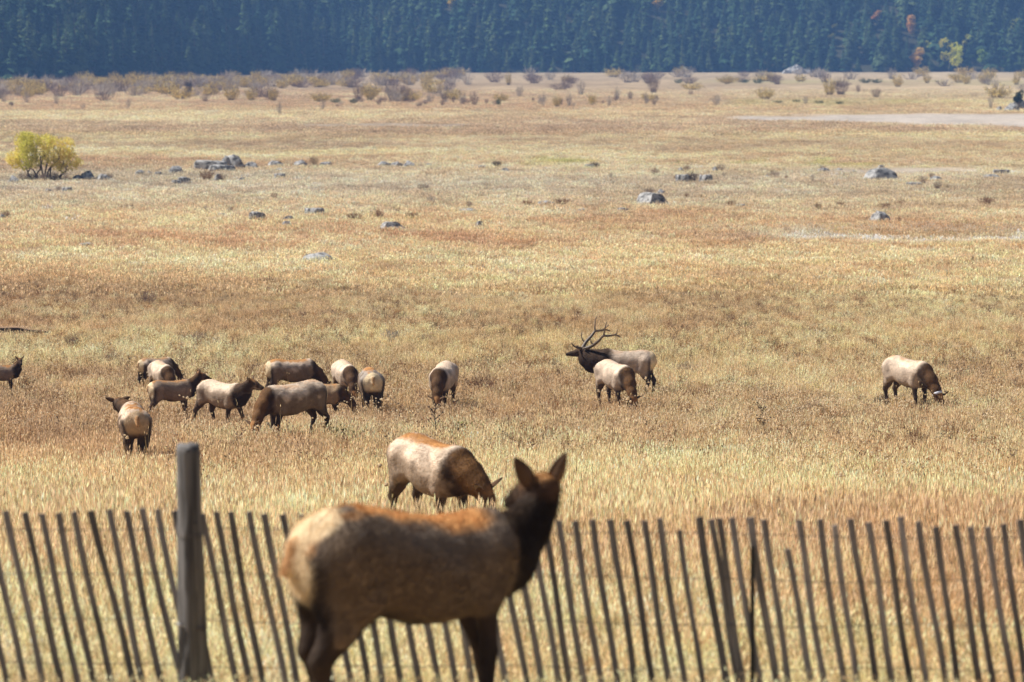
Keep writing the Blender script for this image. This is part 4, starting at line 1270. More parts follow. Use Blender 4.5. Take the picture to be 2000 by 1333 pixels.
# bushes of the wet ground before the forest; the picked out ones first
FW = 'willow bushes before the forest'
for a in [
 (452, 197, 40, 29, 'olive', 'broad yellow olive bush, left of a pair before the forest'), (490, 197, 36, 26, 'olive', 'yellow olive bush, right of a pair before the forest'),
 (534, 197, 28, 27, 'olive', 'olive bush standing right of the pair'), (250, 213, 14, 19, 'grey', 'lone bare bush on the open meadow, left'),
 (162, 213, 12, 10, 'grey', 'small lone bare bush left of the taller one'), (546, 221, 14, 23, 'grey', 'tall lone bare bush nearest of the willows, left of centre'),
 (630, 214, 14, 18, 'grey', 'lone bare bush right of the tall nearest one'), (1399, 206, 25, 22, 'grey', 'bare grey bush alone right of centre'),
 (1620, 186, 34, 32, 'olive', 'left half of the biggest brown bush on the right'), (1642, 185, 38, 34, 'brown', 'right half of the biggest brown bush on the right'),
 (1711, 191, 27, 18, 'brown', 'brown bush right of the biggest one'), (1676, 180, 15, 14, 'brown', 'small bush just right of the biggest brown bush'),
 (1573, 203, 15, 14, 'grey', 'small grey bush below left of the biggest brown bush'), (1753, 170, 30, 25, 'olive', 'round olive bush near the pale bank'),
 (1811, 163, 22, 18, 'olive', 'yellowish bush farther right near the pale bank'), (993, 166, 18, 24, 'olive', 'upright olive bush in the middle of the flats'),
 (1108, 172, 30, 26, 'brown', 'wide bush right of the upright olive one'), (1135, 185, 24, 28, 'grey', 'bare bush below the wide one'),
 (1276, 182, 30, 34, 'brown', 'tall fan shaped bush right of the middle'), (1088, 209, 24, 22, 'olive', 'dense olive brown bush in the front row, middle'),
 (1157, 205, 24, 22, 'olive', 'olive bush in the front row, right of the dense one'), (1060, 207, 20, 24, 'grey', 'bare bush left of the dense olive brown one'),
 (1112, 208, 16, 25, 'grey', 'slim bare bush right of the dense olive brown one'), (1189, 207, 16, 20, 'grey', 'bare bush right of the olive front row bush'),
 (1206, 195, 18, 24, 'grey', 'grey bush above the bare front row one'), (1231, 195, 14, 16, 'brown', 'small brown bush left of the fan shaped one, lower'),
 (1262, 204, 14, 22, 'grey', 'thin bare bush under the fan shaped one'), (926, 206, 24, 25, 'brown', 'brown bush in front row left of the middle'),
 (902, 204, 18, 22, 'grey', 'bare bush left of the brown front row one'), (974, 208, 12, 16, 'green', 'low dark green bush in the front row'),
 (869, 200, 18, 18, 'brown', 'brown bush right of the big grey thicket'), (841, 201, 18, 20, 'grey', 'grey bush right next to the big thicket'),
 (1014, 188, 22, 20, 'grey', 'bare grey bush behind the front row, middle'), (700, 195, 30, 28, 'brown', 'left bush of the big grey thicket'),
 (722, 196, 34, 28, 'olive', 'olive topped bush of the big grey thicket'), (768, 199, 36, 34, 'grey', 'tallest grey bush of the thicket'),
 (792, 199, 34, 32, 'brown', 'right bush of the big grey thicket'), (110, 203, 14, 24, 'grey', 'tall bare bush in the left belt front'),
 (52, 201, 20, 22, 'grey', 'bare bush with several stems at the left front'), (8, 199, 18, 20, 'grey', 'bare bush cut by the left edge'),
 (22, 207, 12, 8, 'dark', 'low dark bush at far left front'), (368, 190, 20, 34, 'dark', 'tall dark bush in the left belt'), (400, 199, 26, 14, 'brown', 'low brown bush left of the yellow pair'),
 (1985, 166, 22, 22, 'olive', 'olive bush near the right edge before the forest'), (1888, 165, 26, 20, 'olive', 'olive bush by the bank, right'), (1349, 186, 14, 10, 'brown', 'small low bush right of the fan shaped one'),
 (1420, 165, 24, 18, 'olive', 'yellow green bush at the bank right of the middle'), (1518, 165, 30, 20, 'brown', 'brown bush below the pale rock heap'),
 (1930, 166, 24, 19, 'grey', 'grey bush by the bank near the right edge'), (1945, 175, 20, 20, 'grey', 'pale grey bush below the bank near the right edge'),
 (1935, 213, 16, 26, 'grey', 'bare stems left of the rock pile at the right edge')]:
    shrub(*a, group=FW, name='willow_bush')
BELT = {'grey': 'bare grey willow in the dense belt along the forest foot', 'olive': 'yellow tinged willow in the dense belt along the forest foot', 'brown': 'brownish willow in the dense belt along the forest foot'}
for i in range(310):
    cx = rng.uniform(-40, 900) if i < 250 else rng.uniform(850, 2040)
    hi = np.interp(cx, [0, 300, 600, 900, 2000], [162, 158, 152, 148, 147]); lo = np.interp(cx, [0, 300, 640, 900, 1400, 2000], [196, 182, 172, 166, 164, 166])
    by = rng.uniform(hi, lo) if rng.uniform() < .8 else rng.uniform(hi, 200)
    k = rng.choice(['grey', 'olive', 'brown'], p=[.40, .38, .22])
    if 170 < cx < 280 and by < 172: k = 'olive'
    s = np.interp(by, [145, 200], [.8, 1.25])
    shrub(cx, by, rng.uniform(30, 62) * s, rng.uniform(11, 23) * s, k, BELT[k], 'willow belt along the forest foot, ' + k, 'willow_bush')
for i in range(34):
    cx = rng.uniform(640, 1300); by = rng.uniform(196, 210)
    shrub(cx, by, rng.uniform(8, 18), rng.uniform(5, 14), rng.choice(['grey', 'brown']), 'small bare bush scattered on the flats before the thickets', 'small bushes on the flats', 'willow_bush')
for cx, by, w_, h_ in [(1480, 163, 30, 9), (1455, 162, 26, 7), (1690, 163, 34, 9), (1712, 163, 30, 8), (1325, 163, 22, 8), (1555, 200, 22, 6), (1600, 203, 26, 6), (1640, 204, 22, 6), (1520, 201, 24, 5), (690, 203, 22, 10), (655, 201, 26, 9), (620, 197, 14, 9)]:
    shrub(cx, by, w_, h_, 'green', 'low green growth patch on the wet flats before the forest', 'green patches on the wet flats', 'green_bush')

# juniper on the rock pile at the right edge
d_ = dist(214); p_ = onground(1990, d_ + 3)
root = empty('juniper', p_); tag(root, 'small dark juniper standing on the rock pile at the right edge', 'tree')
cl = [(rng.normal(0, .35), rng.normal(0, .3), 1.6 + q * .32, .9 - q * .12, .8 - q * .1, .6) for q in range(5)]
link('crown', leafy_crown(760, cl, 900, .16, lambda p, r: np.array((.045, .065, .032)) * r.uniform(.6, 1.3, (len(p), 1))), root)
v, f = limb((0, 0, -.3), (0, 0, 2.0), .12, .05, 5)
link('trunk', mesh('trunk', v, f, (M_BARK,), True, np.tile((.16, .12, .10), (len(v), 1))), root)

# ------------------------------------------------------------------ yellow tree on the left
d_ = dist(352); p_ = onground(85, d_ + 1.5); s_ = d_ / F
root = empty('cottonwood_tree', p_); tag(root, 'spreading many stemmed tree with green and yellow leaves at far left', 'tree')
def C_(zx, zy, r, q=0):
    # crown clumps read off the outline: offsets in image rows from the foot (85, 350)
    return ((zx - 85) * s_, q, (352 - zy) * s_, r * s_, r * s_ * .95, r * s_ * .85)
cl = [C_(52, 278, 20), C_(45, 287, 16, .6), C_(68, 275, 15, -.6), C_(90, 281, 18, .4), C_(104, 278, 13, -.5), C_(128, 286, 17), C_(120, 300, 15, .8), C_(30, 312, 15, -.3), C_(45, 315, 15, .5), C_(62, 305, 17, -.8),
      C_(78, 297, 14, .9), C_(100, 305, 14, -.7), C_(122, 318, 15, .2), C_(142, 316, 15, -.4), C_(150, 322, 10, .3), C_(112, 328, 12, .5), C_(70, 322, 12, -.6), C_(24, 318, 9, .4), C_(135, 302, 12, -.3), C_(60, 290, 14, -1.0), C_(32, 326, 10, .4), C_(54, 327, 10, -.7), C_(86, 318, 12, .6), C_(106, 320, 11, -.8), C_(141, 329, 10, .3), C_(126, 334, 9, -.5), C_(40, 303, 12, .8), C_(148, 318, 9, -.8)]
def cot_col(p, r):
    t = np.clip((p[:, 0] / s_ + 85 - 70) / 50 + (fbm(p[:, 0] * 1.2, p[:, 1] * 1.2, p[:, 2] * 1.2 + 2, s=91) - .5) * 2.6 + r.normal(0, .3, len(p)), 0, 1)[:, None]
    t = np.maximum(t, np.clip((45 - (p[:, 0] / s_ + 85)) / 25, 0, .8)[:, None])
    return (np.array(L(214, 208, 100)) * (1 - t) + np.array(L(252, 222, 132)) * t) * r.uniform(.7, 1.25, (len(p), 1))
link('crown', leafy_crown(770, [(q[0] * 1.04, q[1], q[2], q[3] * 1.1, q[4] * 1.1, q[5] * 1.1) for q in cl], 15500, .075, cot_col), root)
stems = []
for i, (tx, ty, bx) in enumerate([(50, 285, 68), (70, 280, 72), (92, 284, 90), (122, 292, 96), (140, 315, 112), (30, 315, 60), (104, 290, 92), (125, 320, 116), (48, 312, 66), (80, 300, 88)]):
    a = ((bx - 85) * s_, rng.normal(0, .3), -.3); b = ((tx - 85) * s_, rng.normal(0, .7), (352 - ty) * s_)
    stems.append(limb(a, b, .10, .02, 50 + i, .1))
    for k in range(4):
        t = rng.uniform(.45, .9); q = np.array(a) + (np.array(b) - a) * t
        stems.append(limb(q, q + rng.normal(0, .45, 3) + np.array([0, 0, .5]), .035, .01, 80 + i * 5 + k, .1, 4))
v, f = join_parts(stems)
link('trunk', mesh('trunk', v, f, (M_BARK,), True, np.tile((.10, .075, .06), (len(v), 1))), root)

# ------------------------------------------------------------------ snow fence with its posts
def wood_material(name, c0, c1):
    m, n, out = mat(name)
    tc = N(n, 'ShaderNodeTexCoord'); mp = N(n, 'ShaderNodeMapping'); mp.inputs['Scale'].default_value = (28, 28, 1.6)
    oi = N(n, 'ShaderNodeObjectInfo'); ad = N(n, 'ShaderNodeVectorMath', operation='ADD')
    sc_ = N(n, 'ShaderNodeMath', operation='MULTIPLY'); sc_.inputs[1].default_value = 50
    n.links.new(oi.outputs['Random'], sc_.inputs[0]); n.links.new(tc.outputs['Object'], mp.inputs[0]); n.links.new(mp.outputs[0], ad.inputs[0]); n.links.new(sc_.outputs[0], ad.inputs[1])
    nz = N(n, 'ShaderNodeTexNoise', i_Scale=1.0, i_Detail=6.0); n.links.new(ad.outputs[0], nz.inputs[0])
    cr = N(n, 'ShaderNodeValToRGB'); cr.color_ramp.elements[0].position = .35; cr.color_ramp.elements[1].position = .68
    cr.color_ramp.elements[0].color = (*c0, 1); cr.color_ramp.elements[1].color = (*c1, 1)
    n.links.new(nz.outputs[0], cr.inputs[0])
    vr = N(n, 'ShaderNodeMapRange'); vr.inputs[3].default_value = .65; vr.inputs[4].default_value = 1.35; n.links.new(oi.outputs['Random'], vr.inputs[0])
    mu = N(n, 'ShaderNodeMix', data_type='RGBA', blend_type='MULTIPLY'); mu.inputs[0].default_value = 1
    n.links.new(cr.outputs[0], mu.inputs[6]); n.links.new(vr.outputs[0], mu.inputs[7])
    p = N(n, 'ShaderNodeBsdfPrincipled', i_Roughness=.8); p.inputs['Specular IOR Level'].default_value = .25
    n.links.new(mu.outputs[2], p.inputs['Base Color'])
    b = N(n, 'ShaderNodeBump', i_Strength=.7, i_Distance=.004); n.links.new(nz.outputs[0], b.inputs['Height']); n.links.new(b.outputs[0], p.inputs['Normal'])
    n.links.new(p.outputs[0], out.inputs[0])
    return m
M_PICK = wood_material('picket_wood', (.11, .098, .093), (.32, .292, .280))
M_POST = wood_material('post_wood', (.062, .056, .052), (.20, .184, .170))
M_STEEL, ns, os_ = mat('dark_steel')
ps = N(ns, 'ShaderNodeBsdfPrincipled', i_Roughness=.55, i_Metallic=.4); ps.inputs['Base Color'].default_value = (.02, .02, .022, 1)
ns.links.new(ps.outputs[0], os_.inputs[0])
M_WIRE, ns, os_ = mat('galvanised_wire')
ps = N(ns, 'ShaderNodeBsdfPrincipled', i_Roughness=.5, i_Metallic=.6); ps.inputs['Base Color'].default_value = (.16, .13, .11, 1)
ns.links.new(ps.outputs[0], os_.inputs[0])

FD = 17.2
def picket_mesh(seed, ln=1.33, wd=.045, th=.012):
    r = np.random.default_rng(seed); V, Fc = [], []
    nseg = 6; e = .003
    for i in range(nseg + 1):
        z = -ln * i / nseg; ox = .006 * math.sin(i * 1.1 + seed) ; w_ = wd * r.uniform(.92, 1.06) / 2; t_ = th / 2
        sl = .004 * r.uniform(-1, 1) if i == 0 else 0
        for x, y, dz in ((-w_ + e, -t_, sl), (w_ - e, -t_, -sl), (w_, -t_ + e, -sl), (w_, t_ - e, -sl), (w_ - e, t_, -sl), (-w_ + e, t_, sl), (-w_, t_ - e, sl), (-w_, -t_ + e, sl)):
            V.append((x + ox, y, z + dz))
    for i in range(nseg):
        for k in range(8):
            a, b = i * 8 + k, i * 8 + (k + 1) % 8
            Fc.append((a, a + 8, b + 8, b))
    Fc.append(tuple(range(8))); Fc.append(tuple(nseg * 8 + k for k in range(8))[::-1])
    return mesh('picket', V, Fc, (M_PICK,), False)
PK = [picket_mesh(i) for i in range(5)] + [picket_mesh(9, wd=.051)]
fence = empty('snow_fence', (0, FD, gz(0, FD)))
tag(fence, 'weathered leaning picket snow fence strung on wires across the foreground', 'fence')
def local(p): return p - fence.location
TOPS = [(-128, 1002), (-93, 1000), (-58, 1002), (-24, 1000), (12, 998), (48, 1001), (80, 1004), (113, 1003), (144, 1000), (178, 998), (213, 996), (246, 999), (276, 993), (307, 995), (342, 998), (394, 1004), (421, 1000), (449, 1000), (486, 1000), (517, 1004),
        (552, 1005), (588, 1006), (622, 1004), (657, 1008), (691, 1007), (727, 1010), (762, 1006), (797, 1009), (831, 1012), (866, 1010), (900, 1011), (935, 1014), (969, 1010), (1003, 1014), (1036, 1016),
        (1062, 1016), (1090, 1017), (1122, 1018), (1157, 1015), (1193, 1015), (1224, 1017), (1257, 1017), (1287, 1013), (1327, 1036), (1365, 1010), (1389, 1015), (1404, 1013), (1428, 1012), (1465, 1011), (1493, 1015), (1538, 1073),
        (1559, 1016), (1600, 1015), (1630, 1026), (1662, 1014), (1696, 1021), (1729, 1017), (1757, 1010), (1793, 1019), (1829, 1029), (1866, 1026), (1894, 1030), (1927, 1030), (1960, 1024), (1994, 1015), (2028, 1020), (2062, 1018), (2096, 1022), (2130, 1019)]
for i, (tx, ty) in enumerate(TOPS):
    wide = tx in (1365, 1465)
    o = link('picket', PK[5 if wide else i % 5], fence, local(at(tx, ty, FD + rng.normal(0, .006))))
    lean = -math.radians(np.interp(tx, [0, 300, 1000, 1300, 2000], [11.2, 10.8, 9.6, 9.2, 9.4]) + rng.normal(0, .5) + (1.0 if tx == 1389 else 0) + (1.8 if tx == 1538 else 0))
    o.rotation_euler = (rng.normal(0, .012), lean, rng.normal(0, .12))
    if tx == 1538: o.scale = (1, 1, .86)
    if tx == 1327: o.scale = (.85, 1, .95)
# wires: pairs woven in front of and behind the pickets
XA, XB = at(-140, 1000, FD).x, at(2140, 1000, FD).x
for k, (y0, y1) in enumerate([(1030, 1052), (1118, 1138), (1208, 1226), (1296, 1312)]):
    for sgn in (1, -1):
        n = 240; pts = []
        for i in range(n + 1):
            t = i / n; px_ = -140 + 2280 * t
            sag = 3.0 * math.sin(t * 17 + k) + (2.0 if k else 0) * math.sin(t * 41 + k)
            q = at(px_, y0 + (y1 - y0) * t + sag, FD)
            pts.append(local(Vector((q.x, FD + sgn * .011 * math.cos(i * math.pi / 2 + .4), q.z))))
        v, f = tube(pts, [.0017] * len(pts), 5)
        link('wire', mesh('wire', v, f, (M_WIRE,), True), fence)
# round wooden post in front of the pickets
def build_post():
    D = FD - .13
    top = at(368, 869, D); bot = at(380, 1352, D)
    nz_, na_ = 40, 26; V, Fc = [], []
    base = bot - Vector((0, 0, .35))
    for i in range(nz_ + 1):
        t = i / nz_; c = base + (top - base) * t
        r0 = np.interp(t, [0, .55, .8, 1], [.096, .088, .076, .078])
        if t > .985: r0 *= .93
        for k in range(na_):
            a = 2 * math.pi * k / na_
            sq = 1 + .09 * math.cos(4 * a)
            g = float(fbm(np.array([math.cos(a) * 4]), np.array([math.sin(a) * 4]), np.array([t * 3 + 2]), s=5)[0]) - .5
            ck = -.016 * math.exp(-((((a - 4.55 + .25 * math.sin(t * 5)) + math.pi) % (2 * math.pi) - math.pi) / .10) ** 2) * (t > .62)
            r_ = r0 * sq * (1 + .22 * g) + ck - (.010 * float(vnoise(np.array([a * 5.0]), np.array([t * 9]), None, 8)[0] > .78))
            V.append((c.x + r_ * math.cos(a), c.y + r_ * math.sin(a), c.z + (.004 * math.sin(3 * a) + .007 * math.cos(a - 1) + .005 * math.sin(5 * a + 1) if i == nz_ else 0)))
    for i in range(nz_):
        for k in range(na_):
            a, b = i * na_ + k, i * na_ + (k + 1) % na_
            Fc.append((a, b, b + na_, a + na_))
    V.append((top.x, top.y, top.z - .004)); c_ = len(V) - 1
    for k in range(na_): Fc.append((nz_ * na_ + k, nz_ * na_ + (k + 1) % na_, c_))
    V = [tuple(local(Vector(v))) for v in V]
    o = link('post', mesh('post', V, Fc, (M_POST,), True), fence)
    o['label'] = 'thick round weathered wooden post'
    # old bolt hole near the top, wire wrap and staple lower down
    for nm, px_, py_, r_ in (('bolt_hole', 367, 881, .010), ('bolt_hole', 381, 1021, .006)):
        q = at(px_, py_, D - .077)
        v, f = tube([q + Vector((0, .02, 0)), q + Vector((0, -.002, 0))], [r_, r_], 10)
        link(nm, mesh(nm, [tuple(local(Vector(x))) for x in v], f, (M_STEEL,), True), o)
    for py_, rr in ((1041, .0022), (1046, .0022), (1222, .003), (1226, .003)):
        c = at(372 + (py_ - 1041) * .03, py_, D); R = np.interp(py_, [1000, 1230], [.083, .092]); 
        pts = [local(Vector((c.x + R * math.cos(a), c.y + R * math.sin(a), c.z + .004 * math.sin(a * 2)))) for a in np.linspace(0, 2 * math.pi, 33)]
        v, f = tube(pts, [rr] * 33, 5); link('wire_wrap', mesh('wire_wrap', v, f, (M_WIRE,), True), o)
    q = at(352, 1222, D - .05)
    v, f = tube(smooth_path([q + Vector((-.03, 0, .008)), q + Vector((0, -.02, .012)), q + Vector((.035, -.012, -.006)), q + Vector((.06, .02, -.012))], 12), [.006] * 12, 7)
    m_, a_, b_ = mat('bright_staple'); pb = N(a_, 'ShaderNodeBsdfPrincipled', i_Roughness=.35, i_Metallic=.8); pb.inputs[0].default_value = (.55, .54, .56, 1); a_.links.new(pb.outputs[0], b_.inputs[0])
    link('staple', mesh('staple', [tuple(local(Vector(x))) for x in v], f, (m_,), True), o)
build_post()
def build_stake():
    D = FD - .05
    top = at(1470, 1068, D); z0 = gz(top.x, D) - .3
    bm = bmesh.new()
    for (x0, x1, y0, y1) in ((-.015, .015, -.004, .004), (-.004, .004, .004, .036)):
        for (za, zb) in ((z0, top.z),):
            r = bmesh.ops.create_cube(bm, size=1)
            for v in r['verts']:
                v.co = (x0 + (v.co.x + .5) * (x1 - x0) + top.x + (.012 * (1 - (v.co.z + .5))), y0 + (v.co.y + .5) * (y1 - y0) + D, za + (v.co.z + .5) * (zb - za))
    n = 16
    for i in range(n):      # lugs up the face
        z = top.z - .06 - i * .055
        r = bmesh.ops.create_cube(bm, size=1)
        for v in r['verts']: v.co = (v.co.x * .016 + top.x + .012 * (i / 24), v.co.y * .008 - .008 + D, z + v.co.z * .018)
    for v in bm.verts: v.co = local(v.co)
    me = bpy.data.meshes.new('stake'); bm.to_mesh(me); bm.free(); me.materials.append(M_STEEL)
    o = link('stake', me, fence); o['label'] = 'dark steel stake with lugs'
build_stake()

# ------------------------------------------------------------------ dark earth cut at the left edge
def build_cut():
    d0 = dist(653); x0 = at(-260, 650, d0).x; x1 = at(108, 650, d0).x
    n = 60; V, Fc = [], []
    for i in range(n + 1):
        t = i / n; x = x0 + (x1 - x0) * t
        hh = .19 * min(1, (1 - t) * 5) * (.8 + .4 * float(vnoise(np.array([x * 2.0]), np.array([1.0]))[0])) + .01
        dy = .35 * float(vnoise(np.array([x * .8]), np.array([3.0]))[0]) + .12 * float(vnoise(np.array([x * 5]), np.array([7.0]))[0])
        for k, (yy, zz) in enumerate(((0, -.1), (.02, hh * .5), (-.05, hh * .92), (.05, hh), (.6, hh * .8), (1.8, hh * .4), (3.2, -.1))):
            V.append((x, d0 + dy + yy, gz(x, d0 + dy + yy) + zz))
    for i in range(n):
        for k in range(6):
            a = i * 7 + k; Fc.append((a, a + 7, a + 8, a + 1))
    c = np.array([(.045, .033, .028) if k % 7 < 3 else (.30, .19, .11) for k in range(len(V))])
    me = mesh('earth_bank', V, Fc, (col_material('bank_soil', .95, .5, 20, vary=.35),), True, c)
    tag(link('earth_bank', me), 'dark undercut earth bank in the grass at the left edge', None, None, 'structure')
build_cut()

# ------------------------------------------------------------------ single plants in the meadow
for a in [
 (945, 772, 62, 40, 'rust', 'rusty red bush in the grass between the grazing cow and the bull'), (1790, 888, 62, 54, 'rust', 'golden brown bush in front of the collared cow, right'),
 (1722, 806, 40, 34, 'dark', 'dark bush at the hind feet of the collared cow'), (1866, 866, 90, 40, 'rust', 'wide golden brown bush near the right edge'),
 (1068, 882, 34, 46, 'brown', 'dark twiggy weed just above the near elk ears'), (610, 968, 34, 40, 'rust', 'red brown weed above the fence left of the near elk'),
 (1340, 732, 60, 22, 'brown', 'purplish weed clump right of the bull'), (760, 668, 44, 26, 'grey', 'grey brown weed clump behind the herd, middle'), (830, 668, 40, 16, 'brown', 'small purplish weed clump behind the herd'),
 (380, 668, 60, 20, 'brown', 'low purplish weed clump behind the left of the herd'), (285, 594, 60, 24, 'brown', 'dark purple weed patch at upper left'), (1596, 812, 60, 26, 'brown', 'purplish weed clump left of the collared cow'),
 (140, 678, 40, 26, 'brown', 'brown weed clump right of the young elk at the left edge'), (210, 715, 46, 22, 'brown', 'brown weed clump left of the herd')]:
    shrub(*a, group='weeds and small bushes near the herd', name='dry_bush')
GREENW = [weed('green_weed', 450 + i, 22, .34, .012, .045, (1, 1, 1), 12, M_TWIG) for i in range(2)]
for g in GREENW:
    c = np.zeros((len(g.vertices), 4), np.float32); r_ = np.random.default_rng(3)
    c[:] = 1; c[:, :3] = np.array((.17, .22, .035)) * r_.uniform(.6, 1.3, (len(c), 1)); g.color_attributes['col'].data.foreach_set('color', c.ravel())
for i, (cx, by, s, lb) in enumerate([(655, 866, 1.0, 'bright green leafy weed right of the cow facing left'), (690, 868, .8, 'smaller green weed beside the bright green one'), (918, 856, 1.0, 'green weed patch above the back of the nearest grazing cow')]):
    o = link('green_weed', GREENW[i % 2]); o.location = onground(cx, dist(by)); o.scale = (1.3 * s, 1.1 * s, 1.1 * s); tag(o, lb, 'weed', 'green weeds in the meadow')
def stalk(label, cx, by, h_, seed, col=(.06, .045, .04), br=14):
    d = dist(by); p = onground(cx, d); hh = h_ * d / F; r = np.random.default_rng(seed)
    parts = [tube(smooth_path([(0, 0, -.1), (.02, 0, hh * .4), (-.01, 0, hh * .7), (.015, 0, hh)], 9), np.linspace(.018, .005, 9), 6)]
    for i in range(br):
        t = r.uniform(.35, .95); a = r.uniform(0, 6.28); ln = hh * r.uniform(.14, .34)
        b = np.array([0, 0, hh * t]); e = b + np.array([math.cos(a) * ln * .7, math.sin(a) * ln * .7, ln * .7])
        parts.append(tube(smooth_path([b, (b + e) / 2 + np.array([0, 0, -.02]), e], 5), np.linspace(.007, .004, 5), 5))
        for q in range(2):
            rr = r.uniform(.012, .02); c = e + r.normal(0, .012, 3)
            parts.append(tube([c - (0, 0, rr), c - (0, 0, rr * .5), c, c + (0, 0, rr)], [.003, rr, rr, .003], 6))
    v, f = join_parts(parts)
    o = link('dead_stalk', mesh('dead_stalk', v, f, (M_TWIG,), True, np.tile(col, (len(v), 1)) * np.random.default_rng(1).uniform(.7, 1.4, (len(v), 1))), None, p)
    tag(o, label, 'dead stalk', 'dead branching stalks in the meadow')
stalk('dark dead branching stalk in front of the cow grazing alone, middle', 850, 862, 66, 1)
stalk('dark dead stalk in the open grass right of the bull', 1490, 858, 64, 2)
stalk('thin dead stalk in front of the cow facing left', 530, 862, 40, 3, (.32, .26, .20), 9)
# round dry seed heads on thin stems
for i, (cx, cy, d, lb) in enumerate([(742, 910, 36.0, 'pale round seed head left of the nearest grazing cow'), (755, 947, 35.0, 'lower tan seed head left of the nearest grazing cow'),
                                     (826, 877, 35.8, 'dark round seed head against the back of the nearest grazing cow'), (838, 910, 35.5, 'pale seed head against the flank of the nearest grazing cow'), (804, 892, 35.6, 'tan seed head against the hip of the nearest grazing cow')]):
    q = at(cx, cy, d); g = Vector((q.x + .03, d, gz(q.x, d) - .05))
    root = empty('seed_head', (g.x, g.y, g.z + .05)); tag(root, lb, 'seed head', 'round dry seed heads on stems')
    v, f = tube(smooth_path([(0, 0, -.05), (-.01, 0, (q.z - g.z) * .5), (q.x - g.x, 0, q.z - g.z - .05)], 8), [.003] * 8, 5)
    link('stem', mesh('stem', v, f, (M_TWIG,), True, np.tile((.34, .25, .14), (len(v), 1))), root)
    bm = bmesh.new(); bmesh.ops.create_icosphere(bm, subdivisions=2, radius=.03)
    vv = np.array([x.co[:] for x in bm.verts]); ff = [tuple(x.index for x in fc.verts) for fc in bm.faces]; bm.free()
    k = 1 + (vnoise(vv[:, 0] * 90, vv[:, 1] * 90, vv[:, 2] * 90 + 3, s=i) - .5) * .35
    vv = vv * k[:, None] + np.array([q.x - g.x, 0, q.z - g.z - .05])
    link('head', mesh('head', vv, ff, (M_TWIG,), False, np.tile((.50, .36, .22) if i != 2 else (.12, .08, .06), (len(vv), 1))), root)
# tall pale grass stalks standing above the sward
ts_k = [tuft('tall_stalk', M_BLADE, 2, .10, .75, 1.05, .010, .18, 480 + i, 1.0, 3) for i in range(3)]
Pn = wedge_points(17.4, 76, lambda d: np.interp(d, [17, 28, 34, 76], [.25, .12, .5, .45]))
tag(grow('tall_straw_stalks', Pn, ts_k, np.array(L(240, 208, 150)) * rng.uniform(.85, 1.1, (len(Pn), 1)), .7, 1.1), 'single tall pale straw stalks rising above the grass', 'grass', None, 'stuff')

# ------------------------------------------------------------------ the herd
LIT_FLANK = dict(tan=(.50, .385, .285))  # flank coat lightened to paint in sun falling on it
TAWNY = dict(tan=(.36, .26, .18))

def place(label, px, d, ytop, yaw, sp, h=.03, seed=1, fur=5000, fur_len=.045, fur_w=.013, top=1.365, **k):
    p = onground(px, d)
    gy = pix(p.x, p.y, p.z)[1]
    wv = d * math.cos(TH) - (p.z - CZ) * math.sin(TH)
    s = (gy - ytop) / F * wv / top
    return elk(label, p, yaw, s, sp, h, fur, fur_len / s, fur_w / s, seed, **k)

CALM = dict(neck=[(.67, 0, 1.0), (.83, .015, 1.13), (.92, .025, 1.22), (.955, .03, 1.30)], head=(.05, 1, -.22), neck_r=(.20, .128, .108, .092), neck_k=.05, low_front=.065, rump_x=-.735, rump_sun=.22, lift=.35, mott=.4, throat=(.0, 0, -.10), swing=(.17, -.02, .12, -.04),
            ears=((.62, .95, -.15), (.62, .95, -.15)), spine=1.0, crest=.25, ear_face=(.2, 1, .1), pal=dict(umber=(.022, .013, .008), cream=(.20, .150, .112), tan=(.195, .132, .082), orange=(.62, .31, .11)))  # flank colours darkened for shade, orange brightened for the sunlit topline
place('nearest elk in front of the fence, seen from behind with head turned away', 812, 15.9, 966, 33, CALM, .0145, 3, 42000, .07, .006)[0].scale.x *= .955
place('grazing elk with matted sunlit flank just beyond the fence', 849, 33.2, 852, -57,
      graze(swing=(.05, -.08, .06, -.1), spine=.8, crest=.9, pal=TAWNY, neck=[(.60, 0, 1.05), (.78, .04, .98), (.93, .08, .88), (1.02, .10, .79)], head=(.55, .1, -.80), ears=((.8, .9, -.3), (.8, .9, -.3)), neck_r=(.235, .175, .135, .105)), .02, 4, 24000, .05, .008)
place('elk seen from behind with dark tail stripe left of the wooden post', 263, 51, 788, 103,
      dict(neck=[(.58, 0, 1.10), (.80, .08, 1.16), (.95, .18, 1.21), (1.02, .25, 1.25)], head=(1, .1, -.35), neck_r=(.24, .17, .13, .10), ears=((1.0, .35, -.1), (1.0, .35, -.1)), swing=(.1, -.1, .1, -.12), spine=.7, tail=-.2, pal=dict(rump=(.50, .35, .21))), .026, 5, 9000)
place('shaded elk grazing farthest back at the left of the herd', 306, 78, 697, 42, graze(spine=.6, shade=.85), .03, 6)
place('pale elk with lowered head behind the young one with raised ears', 318, 74.5, 706, -66, graze_side(.12, spine=.3, pal=LIT_FLANK), .03, 7)
place('young elk with raised head and ears in the left group', 336, 68.5, 740, 33,
      dict(neck=[(.58, 0, 1.06), (.78, 0, 1.18), (.93, 0, 1.32), (1.0, 0, 1.42)], head=(.9, -.35, -.28), neck_r=(.23, .165, .12, .10), ears=((.85, .8, -.25), (.85, .8, -.25)), spine=.6, swing=(.08, -.05, .2, -.15), pal=dict(cream=(.36, .26, .18), tan=(.28, .19, .13))), .03, 8)
place('elk walking right with lifted head in the middle of the group', 436, 64, 743, -40,
      dict(neck=[(.58, 0, 1.08), (.80, 0, 1.17), (.98, 0, 1.30), (1.08, 0, 1.39)], head=(.90, .35, -.30), neck_r=(.25, .18, .135, .105), ears=((.95, .6, -.3), (.95, .6, -.3)), spine=.15, swing=(.28, -.22, .22, -.30), crest=.2, pal=TAWNY), .026, 9, 9000)
